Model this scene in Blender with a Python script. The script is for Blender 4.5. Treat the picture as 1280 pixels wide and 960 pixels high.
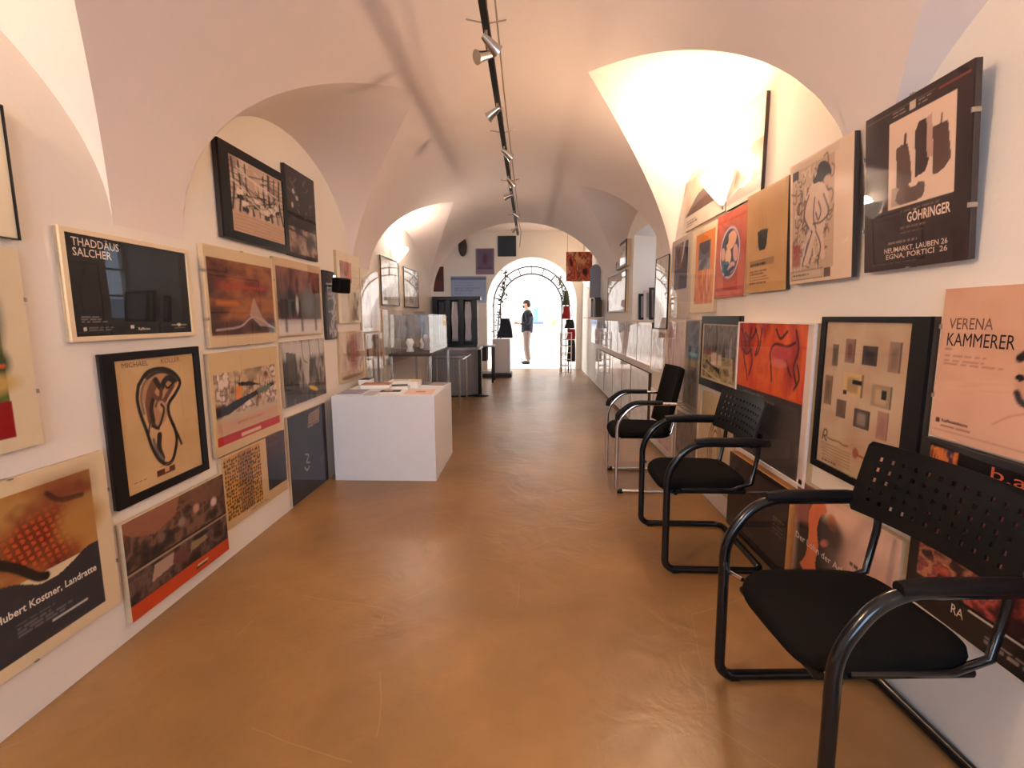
import bpy, bmesh, math, random
import numpy as np
from mathutils import Vector, Matrix

scene = bpy.context.scene
for o in list(bpy.data.objects):
    bpy.data.objects.remove(o, do_unlink=True)
COL = scene.collection
PI = math.pi

# ------------------------------------------------------------------ camera
cam_d = bpy.data.cameras.new('camera')
cam_d.sensor_fit = 'HORIZONTAL'
cam_d.sensor_width = 36.0
cam_d.lens = 608.2 / 1280 * 36.0
cam_d.clip_start = 0.02
cam = bpy.data.objects.new('camera', cam_d)
COL.objects.link(cam)
_th, _ps, _ro = 0.13666, 0.037877, -0.0036744
_f = Vector((-math.sin(_ps)*math.cos(_th), math.cos(_ps)*math.cos(_th), -math.sin(_th)))
_r = Vector((math.cos(_ps), math.sin(_ps), 0))
_u = _r.cross(_f)
_r2 = math.cos(_ro)*_r + math.sin(_ro)*_u
_u2 = -math.sin(_ro)*_r + math.cos(_ro)*_u
cam.matrix_world = Matrix(((_r2.x, _u2.x, -_f.x, 0), (_r2.y, _u2.y, -_f.y, 0), (_r2.z, _u2.z, -_f.z, 1.35), (0, 0, 0, 1)))
scene.camera = cam

# ------------------------------------------------------------------ world, daylight, exposure
scene.view_settings.view_transform = 'Standard'
scene.view_settings.look = 'None'
scene.view_settings.gamma = 1.0
scene.view_settings.use_curve_mapping = False
scene.view_settings.exposure = 0.70
world = bpy.data.worlds.new('world')
scene.world = world
world.use_nodes = True
wb = world.node_tree.nodes['Background']
wb.inputs[0].default_value = (0.62, 0.75, 1.0, 1)
wb.inputs[1].default_value = 1.0
scene.cycles.transparent_max_bounces = 24

SCONCE_COL = (1.0, 0.715, 0.48)

def area(name, loc, rot, sx, sy, power, col):
    d = bpy.data.lights.new(name, 'AREA')
    d.shape = 'RECTANGLE'; d.size = sx; d.size_y = sy; d.energy = power; d.color = col
    o = bpy.data.objects.new(name, d); COL.objects.link(o)
    o.location = loc; o.rotation_euler = rot
    return o
# daylight at the windows; the bay one is added and unseen
area('daylight_street_window', (-0.2, -2.75, 1.6), (PI/2, 0, 0), 1.5, 1.7, 72, (0.50, 0.71, 1.0))
area('daylight_niche_window', (2.02, 5.9, 1.95), (0, PI/2, 0), 0.7, 0.9, 2.5, (0.75, 0.85, 1.0))
area('daylight_hall_window', (-2.62, 15.4, 1.9), (0, -PI/2, 0), 2.2, 3.4, 215, (1.0, 0.97, 0.95))
area('daylight_hall_window_opposite', (2.62, 15.4, 1.9), (0, PI/2, 0), 2.2, 3.4, 215, (1.0, 0.97, 0.95))
area('added_bay_cool_light', (-3.3, 10.6, 1.7), (0, -PI/2, 0), 1.4, 1.4, 5, (0.72, 0.82, 1.0))  # unseen source added to give the bay cool light

# ------------------------------------------------------------------ materials
def lin(c):
    return tuple((x/12.92 if x <= 0.04045 else ((x+0.055)/1.055)**2.4) for x in c)
def rgb(r, g, b):
    return lin((r/255, g/255, b/255))

def new_mat(name):
    m = bpy.data.materials.new(name); m.use_nodes = True
    nt = m.node_tree
    return m, nt, nt.nodes['Principled BSDF']
def setp(b, **k):
    for n, v in k.items():
        n = n.replace('_', ' ')
        if n in b.inputs: b.inputs[n].default_value = v
def simple(name, c, rough=0.5, metal=0.0, var=0.06, scale=30, bump=0.0, spec=0.5, coat=0.0):
    m, nt, b = new_mat(name)
    N = nt.nodes; L = nt.links
    tc = N.new('ShaderNodeTexCoord'); nz = N.new('ShaderNodeTexNoise')
    nz.inputs['Scale'].default_value = scale; nz.inputs['Detail'].default_value = 4
    L.new(tc.outputs['Object'], nz.inputs['Vector'])
    mx = N.new('ShaderNodeMix'); mx.data_type = 'RGBA'
    L.new(nz.outputs['Fac'], mx.inputs['Factor'])
    mx.inputs['A'].default_value = tuple(x*(1-var) for x in c)+(1,)
    mx.inputs['B'].default_value = tuple(min(1, x*(1+var)) for x in c)+(1,)
    L.new(mx.outputs['Result'], b.inputs['Base Color'])
    setp(b, Roughness=rough, Metallic=metal, Specular_IOR_Level=spec, Coat_Weight=coat)
    if bump:
        bp = N.new('ShaderNodeBump'); bp.inputs['Strength'].default_value = bump; bp.inputs['Distance'].default_value = 0.004
        L.new(nz.outputs['Fac'], bp.inputs['Height']); L.new(bp.outputs['Normal'], b.inputs['Normal'])
    return m

def plaster_mat(name, c, c2):
    m, nt, b = new_mat(name); N = nt.nodes; L = nt.links
    tc = N.new('ShaderNodeTexCoord')
    n1 = N.new('ShaderNodeTexNoise'); n1.inputs['Scale'].default_value = 1.3; n1.inputs['Detail'].default_value = 6
    n2 = N.new('ShaderNodeTexNoise'); n2.inputs['Scale'].default_value = 45; n2.inputs['Detail'].default_value = 3
    n3 = N.new('ShaderNodeTexNoise'); n3.inputs['Scale'].default_value = 5; n3.inputs['Detail'].default_value = 2
    for n in (n1, n2, n3): L.new(tc.outputs['Object'], n.inputs['Vector'])
    mx = N.new('ShaderNodeMix'); mx.data_type = 'RGBA'
    L.new(n1.outputs['Fac'], mx.inputs['Factor'])
    mx.inputs['A'].default_value = c+(1,); mx.inputs['B'].default_value = c2+(1,)
    L.new(mx.outputs['Result'], b.inputs['Base Color'])
    ad = N.new('ShaderNodeMath'); ad.operation = 'MULTIPLY_ADD'; ad.inputs[1].default_value = 3.0
    L.new(n3.outputs['Fac'], ad.inputs[0]); L.new(n2.outputs['Fac'], ad.inputs[2])
    bp = N.new('ShaderNodeBump'); bp.inputs['Strength'].default_value = 0.12; bp.inputs['Distance'].default_value = 0.006
    L.new(ad.outputs[0], bp.inputs['Height']); L.new(bp.outputs['Normal'], b.inputs['Normal'])
    setp(b, Roughness=0.85, Specular_IOR_Level=0.25)
    return m

def floor_mat():
    m, nt, b = new_mat('floor_sealed_screed'); N = nt.nodes; L = nt.links
    tc = N.new('ShaderNodeTexCoord')
    def noise(scale, det=4, dist=0.0, sc=None):
        n = N.new('ShaderNodeTexNoise'); n.inputs['Scale'].default_value = scale; n.inputs['Detail'].default_value = det
        n.inputs['Distortion'].default_value = dist
        if sc:
            mp = N.new('ShaderNodeMapping'); mp.inputs['Scale'].default_value = sc; mp.inputs['Rotation'].default_value = (0, 0, 0.5)
            L.new(tc.outputs['Object'], mp.inputs['Vector']); L.new(mp.outputs['Vector'], n.inputs['Vector'])
        else: L.new(tc.outputs['Object'], n.inputs['Vector'])
        return n
    n1 = noise(1.1, 5, 0.4); n2 = noise(7, 5, 0.6); n3 = noise(60, 3)
    cr = N.new('ShaderNodeValToRGB')
    cr.color_ramp.elements[0].position = 0.32; cr.color_ramp.elements[0].color = rgb(124, 92, 55)+(1,)
    cr.color_ramp.elements[1].position = 0.68; cr.color_ramp.elements[1].color = rgb(154, 115, 68)+(1,)
    L.new(n1.outputs['Fac'], cr.inputs['Fac'])
    mx = N.new('ShaderNodeMix'); mx.data_type = 'RGBA'; mx.blend_type = 'OVERLAY'; mx.inputs['Factor'].default_value = 0.2
    L.new(cr.outputs['Color'], mx.inputs['A']); L.new(n2.outputs['Fac'], mx.inputs['B'])
    # long pale scratches and trowel lines
    vo = N.new('ShaderNodeTexVoronoi'); vo.feature = 'DISTANCE_TO_EDGE'; vo.inputs['Scale'].default_value = 1.15
    n4 = noise(2.2, 3); va = N.new('ShaderNodeVectorMath'); va.operation = 'MULTIPLY_ADD'
    va.inputs[1].default_value = (0.06, 0.06, 0.06); L.new(n4.outputs['Color'], va.inputs[0]); L.new(tc.outputs['Object'], va.inputs[2])
    L.new(va.outputs['Vector'], vo.inputs['Vector'])
    ls = N.new('ShaderNodeMath'); ls.operation = 'LESS_THAN'; ls.inputs[1].default_value = 0.0025
    L.new(vo.outputs['Distance'], ls.inputs[0])
    gt = N.new('ShaderNodeMath'); gt.operation = 'GREATER_THAN'; gt.inputs[1].default_value = 0.53
    n5 = noise(1.7, 2); L.new(n5.outputs['Fac'], gt.inputs[0])
    ml = N.new('ShaderNodeMath'); ml.operation = 'MULTIPLY'; L.new(ls.outputs[0], ml.inputs[0]); L.new(gt.outputs[0], ml.inputs[1])
    m2 = N.new('ShaderNodeMath'); m2.operation = 'MULTIPLY'; m2.inputs[1].default_value = 0.12; L.new(ml.outputs[0], m2.inputs[0])
    mx2 = N.new('ShaderNodeMix'); mx2.data_type = 'RGBA'
    L.new(m2.outputs[0], mx2.inputs['Factor']); L.new(mx.outputs['Result'], mx2.inputs['A'])
    mx2.inputs['B'].default_value = rgb(214, 170, 120)+(1,)
    L.new(mx2.outputs['Result'], b.inputs['Base Color'])
    mr = N.new('ShaderNodeMapRange'); mr.inputs['To Min'].default_value = 0.26; mr.inputs['To Max'].default_value = 0.44
    L.new(n2.outputs['Fac'], mr.inputs['Value']); L.new(mr.outputs['Result'], b.inputs['Roughness'])
    n6 = noise(4.5, 4, 1.0)
    ad = N.new('ShaderNodeMath'); ad.operation = 'MULTIPLY_ADD'; ad.inputs[1].default_value = 0.05
    L.new(n3.outputs['Fac'], ad.inputs[0]); L.new(n6.outputs['Fac'], ad.inputs[2])
    bp = N.new('ShaderNodeBump'); bp.inputs['Strength'].default_value = 0.5; bp.inputs['Distance'].default_value = 0.012
    L.new(ad.outputs[0], bp.inputs['Height']); L.new(bp.outputs['Normal'], b.inputs['Normal'])
    setp(b, Specular_IOR_Level=0.55)
    return m

def glass_mat(name, tint=(1, 1, 1), rough=0.015, ior=1.42):
    m = bpy.data.materials.new(name); m.use_nodes = True
    nt = m.node_tree; N = nt.nodes; L = nt.links
    N.remove(N['Principled BSDF'])
    tr = N.new('ShaderNodeBsdfTransparent'); tr.inputs[0].default_value = tint+(1,)
    gl = N.new('ShaderNodeBsdfGlossy'); gl.inputs['Roughness'].default_value = rough
    tc = N.new('ShaderNodeTexCoord'); nz = N.new('ShaderNodeTexNoise'); nz.inputs['Scale'].default_value = 2.2
    L.new(tc.outputs['Object'], nz.inputs['Vector'])
    bp = N.new('ShaderNodeBump'); bp.inputs['Strength'].default_value = 0.05; bp.inputs['Distance'].default_value = 0.01
    L.new(nz.outputs['Fac'], bp.inputs['Height']); L.new(bp.outputs['Normal'], gl.inputs['Normal'])
    fr = N.new('ShaderNodeFresnel'); fr.inputs['IOR'].default_value = ior
    ge = N.new('ShaderNodeNewGeometry'); iv = N.new('ShaderNodeMath'); iv.operation = 'SUBTRACT'; iv.inputs[0].default_value = 1.0
    L.new(ge.outputs['Backfacing'], iv.inputs[1])
    fm_ = N.new('ShaderNodeMath'); fm_.operation = 'MULTIPLY'; L.new(fr.outputs[0], fm_.inputs[0]); L.new(iv.outputs[0], fm_.inputs[1])
    ms = N.new('ShaderNodeMixShader')
    L.new(fm_.outputs[0], ms.inputs[0]); L.new(tr.outputs[0], ms.inputs[1]); L.new(gl.outputs[0], ms.inputs[2])
    L.new(ms.outputs[0], N['Material Output'].inputs['Surface'])
    return m

def print_mat():
    m, nt, b = new_mat('printed_paper'); N = nt.nodes; L = nt.links
    at = N.new('ShaderNodeAttribute'); at.attribute_name = 'Col'
    L.new(at.outputs['Color'], b.inputs['Base Color'])
    setp(b, Roughness=0.55, Specular_IOR_Level=0.3)
    return m

def lamp_mat(name, c, strength):
    m, nt, b = new_mat(name)
    setp(b, Base_Color=c+(1,), Roughness=0.4)
    b.inputs['Emission Color'].default_value = c+(1,)
    b.inputs['Emission Strength'].default_value = strength
    return m

M = {}
M['plaster'] = plaster_mat('plaster_wall', (0.82, 0.755, 0.675), (0.75, 0.685, 0.605))
M['vault'] = plaster_mat('plaster_vault', (0.81, 0.71, 0.655), (0.73, 0.63, 0.575))
M['white_plaster'] = plaster_mat('plaster_white', (0.86, 0.85, 0.83), (0.80, 0.79, 0.78))
M['floor'] = floor_mat()
M['hall_floor'] = simple('hall_floor_glare', rgb(226, 212, 204), 0.4, var=0.06, scale=3)  # pale colour stands in for the overexposed glare on the hall floor
M['glass'] = glass_mat('picture_glass')
M['clear'] = glass_mat('clear_glass', (0.985, 0.992, 0.99))
M['mirror'] = simple('reflective_film', (0.72, 0.73, 0.74), 0.06, 1.0, 0.02)
M['print'] = print_mat()
M['edge'] = simple('board_edge', rgb(196, 170, 136), 0.6, var=0.12, scale=60)
M['edge_dark'] = simple('board_edge_dark', rgb(58, 46, 40), 0.6)
M['wood_edge'] = simple('wood_edge', rgb(186, 126, 66), 0.6, var=0.2, scale=40)
M['black_frame'] = simple('black_frame', (0.007, 0.007, 0.008), 0.35, spec=0.25)
M['cream_frame'] = simple('cream_frame', rgb(222, 200, 164), 0.5)
M['white_frame'] = simple('white_frame', rgb(226, 214, 206), 0.5)
M['clip'] = simple('clip_steel', (0.45, 0.42, 0.38), 0.35, 1.0)
M['black_tube'] = simple('black_gloss_tube', (0.004, 0.004, 0.005), 0.16, var=0.02, spec=0.45)
M['chrome'] = simple('chrome', (0.72, 0.70, 0.68), 0.12, 1.0, 0.02)
M['black_plastic'] = simple('black_plastic', (0.004, 0.004, 0.0045), 0.45, spec=0.22)
M['black_fabric'] = simple('black_fabric', (0.006, 0.0055, 0.005), 0.95, var=0.3, scale=400, bump=0.25, spec=0.08)
M['white_box'] = simple('white_laminate', (0.74, 0.76, 0.80), 0.45, var=0.03, scale=6)
M['track'] = simple('track_black', (0.008, 0.007, 0.006), 0.6, spec=0.2)
M['steel'] = simple('steel', (0.55, 0.53, 0.50), 0.25, 1.0)
M['wire'] = simple('wire', rgb(150, 130, 110), 0.5)
M['lamp_glass'] = lamp_mat('lamp_bowl', (1.0, 0.85, 0.66), 1.1)
M['bulb'] = lamp_mat('bulb', (1.0, 0.86, 0.68), 14.0)
M['counter'] = simple('counter_grey', rgb(120, 118, 124), 0.5)
M['counter_top'] = simple('counter_top_grey', rgb(150, 146, 148), 0.3)
M['iron'] = simple('wrought_iron', (0.03, 0.028, 0.028), 0.5, var=0.2)
M['scarf_grey'] = simple('scarf_grey', rgb(170, 166, 172), 0.9)
M['scarf_dark'] = simple('scarf_dark', rgb(62, 62, 72), 0.9)
M['navy'] = simple('navy_cloth', rgb(26, 30, 44), 0.9, var=0.2, scale=80)
M['khaki'] = simple('trouser_cloth', rgb(128, 112, 104), 0.9, var=0.15, scale=60)
M['skin'] = simple('skin', rgb(196, 142, 118), 0.55)
M['hair'] = simple('hair', rgb(34, 24, 20), 0.7, var=0.3, scale=90)
M['shoe'] = simple('shoe_leather', rgb(30, 24, 24), 0.4)
M['paper'] = simple('paper_white', rgb(238, 236, 230), 0.7)
M['red_cloth'] = simple('red_cloth', rgb(150, 30, 36), 0.85, var=0.25)
M['dark_cloth'] = simple('dark_cloth', rgb(30, 32, 34), 0.9, var=0.25)
M['leaf'] = simple('leaf_dark_green', rgb(52, 58, 42), 0.6, var=0.4, scale=15)
M['grey_board'] = simple('grey_board', rgb(128, 130, 146), 0.5)
M['teal'] = simple('teal_panel', rgb(34, 46, 58), 0.4)

# ------------------------------------------------------------------ mesh helpers
class MB:
    def __init__(s): s.v = []; s.f = []; s.sm = []
    def add(s, vs, fs, smooth=False):
        o = len(s.v); s.v += [tuple(p) for p in vs]; s.f += [tuple(i+o for i in f) for f in fs]; s.sm += [smooth]*len(fs)
        return s
    def box(s, x0, x1, y0, y1, z0, z1):
        vs = [(x, y, z) for z in (z0, z1) for y in (y0, y1) for x in (x0, x1)]
        return s.add(vs, [(0, 2, 3, 1), (4, 5, 7, 6), (0, 1, 5, 4), (2, 6, 7, 3), (0, 4, 6, 2), (1, 3, 7, 5)])
    def bevbox(s, x0, x1, y0, y1, z0, z1, b=0.004):
        bm = bmesh.new(); bmesh.ops.create_cube(bm, size=1)
        for v in bm.verts:
            v.co = Vector(((x0+x1)/2+v.co.x*(x1-x0), (y0+y1)/2+v.co.y*(y1-y0), (z0+z1)/2+v.co.z*(z1-z0)))
        bmesh.ops.bevel(bm, geom=list(bm.edges), offset=b, segments=2, profile=0.5, affect='EDGES')
        return s.bm(bm)
    def bm(s, bm, smooth=False):
        bm.verts.index_update()
        s.add([v.co[:] for v in bm.verts], [[v.index for v in f.verts] for f in bm.faces], smooth); bm.free(); return s
    def tube(s, path, r, n=10, caps=True, flat=1.0):
        P = [Vector(p) for p in path]; k = len(P)
        rr = r if hasattr(r, '__len__') else [r]*k
        T = [((P[min(i+1, k-1)]-P[max(i-1, 0)]).normalized()) for i in range(k)]
        up = Vector((0, 0, 1)) if abs(T[0].z) < 0.9 else Vector((1, 0, 0))
        nrm = (up - T[0]*up.dot(T[0])).normalized()
        vs = []
        for i in range(k):
            nrm = (nrm - T[i]*nrm.dot(T[i]))
            if nrm.length < 1e-5: nrm = T[i].orthogonal()
            nrm.normalize(); bn = T[i].cross(nrm)
            for j in range(n):
                a = 2*PI*j/n
                vs.append(P[i]+(nrm*math.cos(a)+bn*math.sin(a)*flat)*rr[i])
        fs = [(i*n+j, i*n+(j+1) % n, (i+1)*n+(j+1) % n, (i+1)*n+j) for i in range(k-1) for j in range(n)]
        s.add(vs, fs, True)
        if caps:
            s.add(vs[:n], [tuple(range(n-1, -1, -1))]); s.add(vs[-n:], [tuple(range(n))])
        return s
    def lathe(s, prof, n=24, c=(0, 0, 0), a0=0.0, a1=2*PI, smooth=True):
        full = abs(a1-a0-2*PI) < 1e-6; m = n if full else n+1
        vs = [(c[0]+r*math.cos(a0+(a1-a0)*j/n), c[1]+r*math.sin(a0+(a1-a0)*j/n), c[2]+z) for (r, z) in prof for j in range(m)]
        fs = []
        for i in range(len(prof)-1):
            for j in range(n):
                j2 = (j+1) % m
                fs.append((i*m+j, i*m+j2, (i+1)*m+j2, (i+1)*m+j))
        return s.add(vs, fs, smooth)
    def sphere(s, c, rx, ry=None, rz=None, n=14, m=8):
        ry = ry or rx; rz = rz or rx
        prof = [(max(1e-4, math.sin(PI*i/m)), -math.cos(PI*i/m)) for i in range(m+1)]
        vs = [(c[0]+rx*r*math.cos(2*PI*j/n), c[1]+ry*r*math.sin(2*PI*j/n), c[2]+rz*z) for r, z in prof for j in range(n)]
        fs = [(i*n+j, i*n+(j+1) % n, (i+1)*n+(j+1) % n, (i+1)*n+j) for i in range(m) for j in range(n)]
        return s.add(vs, fs, True)
    def prism(s, poly, y0, y1):   # polygon in local x,z extruded along y
        n = len(poly)
        vs = [(x, y0, z) for x, z in poly]+[(x, y1, z) for x, z in poly]
        fs = [tuple(range(n)), tuple(range(2*n-1, n-1, -1))]+[(i, i+n, (i+1) % n+n, (i+1) % n) for i in range(n)]
        return s.add(vs, fs)
    def build(s, name, mat, parent=None, loc=None, rot=None):
        me = bpy.data.meshes.new(name); me.from_pydata(s.v, [], s.f)
        me.polygons.foreach_set('use_smooth', s.sm); me.update()
        me.materials.append(mat if not isinstance(mat, str) else M[mat])
        o = bpy.data.objects.new(name, me); COL.objects.link(o)
        if parent is not None: o.parent = parent
        if loc: o.location = loc
        if rot: o.rotation_euler = rot
        return o

def tag(o, label=None, cat=None, group=None, kind=None):
    if label: o['label'] = label
    if cat: o['category'] = cat
    if group: o['group'] = group
    if kind: o['kind'] = kind
    return o
def thing(name, label, cat, loc=(0, 0, 0), rz=0.0, group=None):
    o = bpy.data.objects.new(name, None); COL.objects.link(o); o.empty_display_size = 0.05
    o.location = loc; o.rotation_euler = (0, 0, rz)
    return tag(o, label, cat, group)
def struct(name, mb, mat, label=None):
    o = mb.build(name, mat); o['kind'] = 'structure'
    if label: o['label'] = label
    return o
def fillet(pts, rad, seg=6):
    P = [Vector(p) for p in pts]; out = [P[0]]
    for i in range(1, len(P)-1):
        r = rad[i] if hasattr(rad, '__len__') else rad
        a = (P[i-1]-P[i]); b = (P[i+1]-P[i]); la, lb = a.length, b.length
        a.normalize(); b.normalize(); ang = a.angle(b)
        if r <= 0 or ang > PI-0.02: out.append(P[i]); continue
        t = min(r/math.tan(ang/2), la*0.49, lb*0.49); rr = t*math.tan(ang/2)
        c = P[i]+(a+b).normalized()*(rr/math.sin(ang/2))
        p0 = P[i]+a*t; p1 = P[i]+b*t; v0 = p0-c; v1 = p1-c; w = v0.angle(v1)
        for k in range(seg+1):
            u = k/seg
            out.append(c+(v0*math.sin((1-u)*w)+v1*math.sin(u*w))/math.sin(w))
    out.append(P[-1]); return out

# ------------------------------------------------------------------ the vaulted corridor
XC, A, ZS, B = -0.19, 1.51, 1.73, 1.22
XL, XR = XC-A, XC+A
Y0, Y1 = -2.6, 8.3
# lunettes: yc, near half width, far half width, depth, plan power, wall arch rise
LUN = {-1: [(-2.0, 1.2, 1.25, .90, .9, .85), (.72, 1.3, 1.27, .90, 1.0, .78), (3.5, 1.10, 1.19, .94, .75, .90), (6.31, 1.15, 1.95, .74, .80, .82)],
       1: [(-2.0, 1.2, 1.3, .8, .9, .85), (.60, 1.3, 1.38, .62, 1.0, .75), (3.3, 1.20, 1.40, .96, .75, 1.04), (5.72, .78, 1.72, .79, .75, .95)]}
def lun_at(side, y):
    for (yc, hn, hf, D, p, h) in LUN[side]:
        v = (yc-y)/hn if y < yc else (y-yc)/hf
        if v < 1: return D*(1-v)**p, ZS+h*math.sqrt(max(0, 1-v*v))
    return 0.0, ZS
ys = set(np.round(np.arange(Y0, Y1+1e-6, 0.05), 4).tolist()) | {Y1}
NICHE = (5.32, 6.45, 1.31, 2.38)
for sd in (-1, 1):
    for (yc, hn, hf, D, p, h) in LUN[sd]:
        for q in (1, .998, .99, .97, .93, .86, .75, .6, .4, .2, .1, .04, 0):
            ys.add(round(yc-hn*q, 4)); ys.add(round(yc+hf*q, 4))
ys |= {NICHE[0], NICHE[1]}
ys = sorted(y for y in ys if Y0 <= y <= Y1)
NPH = 48
vm = MB()
rows = []
for y in ys:
    dl, _ = lun_at(-1, y); dr, _ = lun_at(1, y)
    f0 = -math.asin((A-dl)/A); f1 = math.asin((A-dr)/A)
    rows.append([(XC+A*math.sin(f), y, ZS+B*math.cos(f)) for f in np.linspace(f0, f1, NPH+1)])
vs = [p for r in rows for p in r]; k = NPH+1
vm.add(vs, [(i*k+j, i*k+j+1, (i+1)*k+j+1, (i+1)*k+j) for i in range(len(ys)-1) for j in range(NPH)], True)
for sd in (-1, 1):
    xw = XC+sd*A; NS = 6
    for (yc, hn, hf, D, p, h) in LUN[sd]:
        for (ya, yb) in ((yc-hn, yc), (yc, yc+hf)):
            yy = [y for y in ys if ya-1e-3 <= y <= yb+1e-3]
            if len(yy) < 2: continue
            vv = []
            for y in yy:
                d, zw = lun_at(sd, y); xg = XC+sd*(A-d); zg = ZS+B*math.sqrt(max(0, 1-((A-d)/A)**2))
                for t in range(NS+1):
                    u = t/NS; vv.append((xw+(xg-xw)*u, y, zw+(zg-zw)*u))
            q = NS+1
            vm.add(vv, [(i*q+j, i*q+j+1, (i+1)*q+j+1, (i+1)*q+j) for i in range(len(yy)-1) for j in range(NS)], True)
ceiling = struct('ceiling', vm, 'vault', 'plastered barrel vault with pointed side lunettes')

for sd, nm in ((-1, 'wall_left'), (1, 'wall_right')):
    xw = XC+sd*A; w = MB()
    for ya, yb in zip(ys[:-1], ys[1:]):
        za = lun_at(sd, ya)[1]; zb = lun_at(sd, yb)[1]
        if sd == 1 and ya >= NICHE[0]-1e-4 and yb <= NICHE[1]+1e-4:
            w.add([(xw, ya, 0), (xw, yb, 0), (xw, yb, NICHE[2]), (xw, ya, NICHE[2])], [(0, 1, 2, 3)])
            w.add([(xw, ya, NICHE[3]), (xw, yb, NICHE[3]), (xw, yb, max(zb, NICHE[3])), (xw, ya, max(za, NICHE[3]))], [(0, 1, 2, 3)])
        else:
            w.add([(xw, ya, 0), (xw, yb, 0), (xw, yb, zb), (xw, ya, za)], [(0, 1, 2, 3)])
    if sd == 1:   # window niche
        n0, n1, z0, z1 = NICHE; xo = xw+0.62
        w.add([(xw, n0, z0), (xo, n0+.12, z0), (xo, n1-.12, z0), (xw, n1, z0)], [(0, 1, 2, 3)])
        w.add([(xw, n0, z1), (xo, n0+.12, z1-.08), (xo, n1-.12, z1-.08), (xw, n1, z1)], [(3, 2, 1, 0)])
        w.add([(xw, n0, z0), (xo, n0+.12, z0), (xo, n0+.12, z1-.08), (xw, n0, z1)], [(0, 3, 2, 1)])
        w.add([(xw, n1, z0), (xo, n1-.12, z0), (xo, n1-.12, z1-.08), (xw, n1, z1)], [(0, 1, 2, 3)])
        # right wall goes on beyond the transverse arch
        w.box(xw, xw+.1, Y1, 12.55, 0, 3.8)
    struct(nm, w, 'plaster')

def window(name, x, y, z, rz, wd, ht, nx, nz, mat='white_frame'):
    o = bpy.data.objects.new(name, None); COL.objects.link(o); o.location = (x, y, z); o.rotation_euler = (0, 0, rz); o['kind'] = 'structure'
    f = MB(); t = .045
    f.box(-wd/2, wd/2, -.03, .03, 0, t).box(-wd/2, wd/2, -.03, .03, ht-t, ht)
    f.box(-wd/2, -wd/2+t, -.03, .03, t, ht-t).box(wd/2-t, wd/2, -.03, .03, t, ht-t)
    f.build('window_frame', mat, o)
    mu = MB()
    for i in range(1, nx): mu.box(-wd/2+wd*i/nx-.014, -wd/2+wd*i/nx+.014, -.015, .015, t, ht-t)
    for i in range(1, nz): mu.box(-wd/2+t, wd/2-t, -.013, .013, ht*i/nz-.014, ht*i/nz+.014)
    mu.build('muntins', mat, o)
    for i in range(nx):
        for j in range(nz):
            MB().box(-wd/2+wd*i/nx+.01, -wd/2+wd*(i+1)/nx-.01, -.003, .003, ht*j/nz+.01, ht*(j+1)/nz-.01).build('pane', 'clear', o)
    return o
window('window_1', XR+.64, 5.885, 1.31, PI/2, .89, .99, 2, 3)
window('window_2', -0.2, -2.62, .75, 0, 1.5, 1.7, 4, 4)
# wall behind the camera with the street window
w = MB(); yb = -2.6
w.box(-2.2, -.95, yb-.15, yb, 0, 3.3).box(.55, 1.9, yb-.15, yb, 0, 3.3).box(-.95, .55, yb-.15, yb, 0, .75).box(-.95, .55, yb-.15, yb, 2.45, 3.3)
struct('wall_back', w, 'plaster')

# floor
fm = MB()
fm.box(-3.4, 2.8, -2.8, 18.6, -.1, 0)
struct('floor', fm, 'floor', 'brown sealed screed floor with pale scratches')
struct('floor_hall', MB().box(-2.65, 2.65, 12.72, 18.5, 0, .006), 'hall_floor', 'floor of the bright hall with glare put into its pale colour')

# transverse arch at the end of the corridor
w = MB()
pr = [(XC+A*math.sin(f), ZS+B*math.cos(f)) for f in np.linspace(-PI/2, PI/2, 49)]
for i in range(48):
    (xa, za), (xb, zb) = pr[i], pr[i+1]
    w.add([(xa, Y1, za), (xb, Y1, zb), (xb, Y1, 3.8), (xa, Y1, 3.8)], [(0, 1, 2, 3)])
    w.add([(xa, Y1+.3, za), (xb, Y1+.3, zb), (xb, Y1+.3, 3.8), (xa, Y1+.3, 3.8)], [(3, 2, 1, 0)])
    w.add([(xa, Y1, za), (xb, Y1, zb), (xb, Y1+.3, zb), (xa, Y1+.3, za)], [(3, 2, 1, 0)])
w.box(-3.4, XL, Y1, Y1+.3, 0, 3.8)
struct('wall_transverse_arch', w, 'vault')
# shop bay beyond the arch
struct('wall_bay_left', MB().box(-3.4, -3.3, Y1+.3, 9.9, 0, 3.8).box(-3.4, -3.3, 11.3, 12.6, 0, 3.8).box(-3.4, -3.3, 9.9, 11.3, 0, 1.0).box(-3.4, -3.3, 9.9, 11.3, 2.4, 3.6), 'plaster')
window('window_bay_added', -3.33, 10.6, 1.0, PI/2, 1.4, 1.4, 3, 3)  # out-of-sight window, added for cool light in the bay
bm_ = MB()
NB = 14
for i in range(NB):      # shallow vault over the bay
    ya = Y1+.3+(12.55-Y1-.3)*i/NB; yc_ = Y1+.3+(12.55-Y1-.3)*(i+1)/NB
    fz = lambda y: 3.46+.20*math.sin(PI*(y-Y1-.3)/(12.55-Y1-.3))
    bm_.add([(-3.4, ya, fz(ya)), (1.5, ya, fz(ya)), (1.5, yc_, fz(yc_)), (-3.4, yc_, fz(yc_))], [(0, 3, 2, 1)], True)
struct('ceiling_bay', bm_, 'vault')
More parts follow.
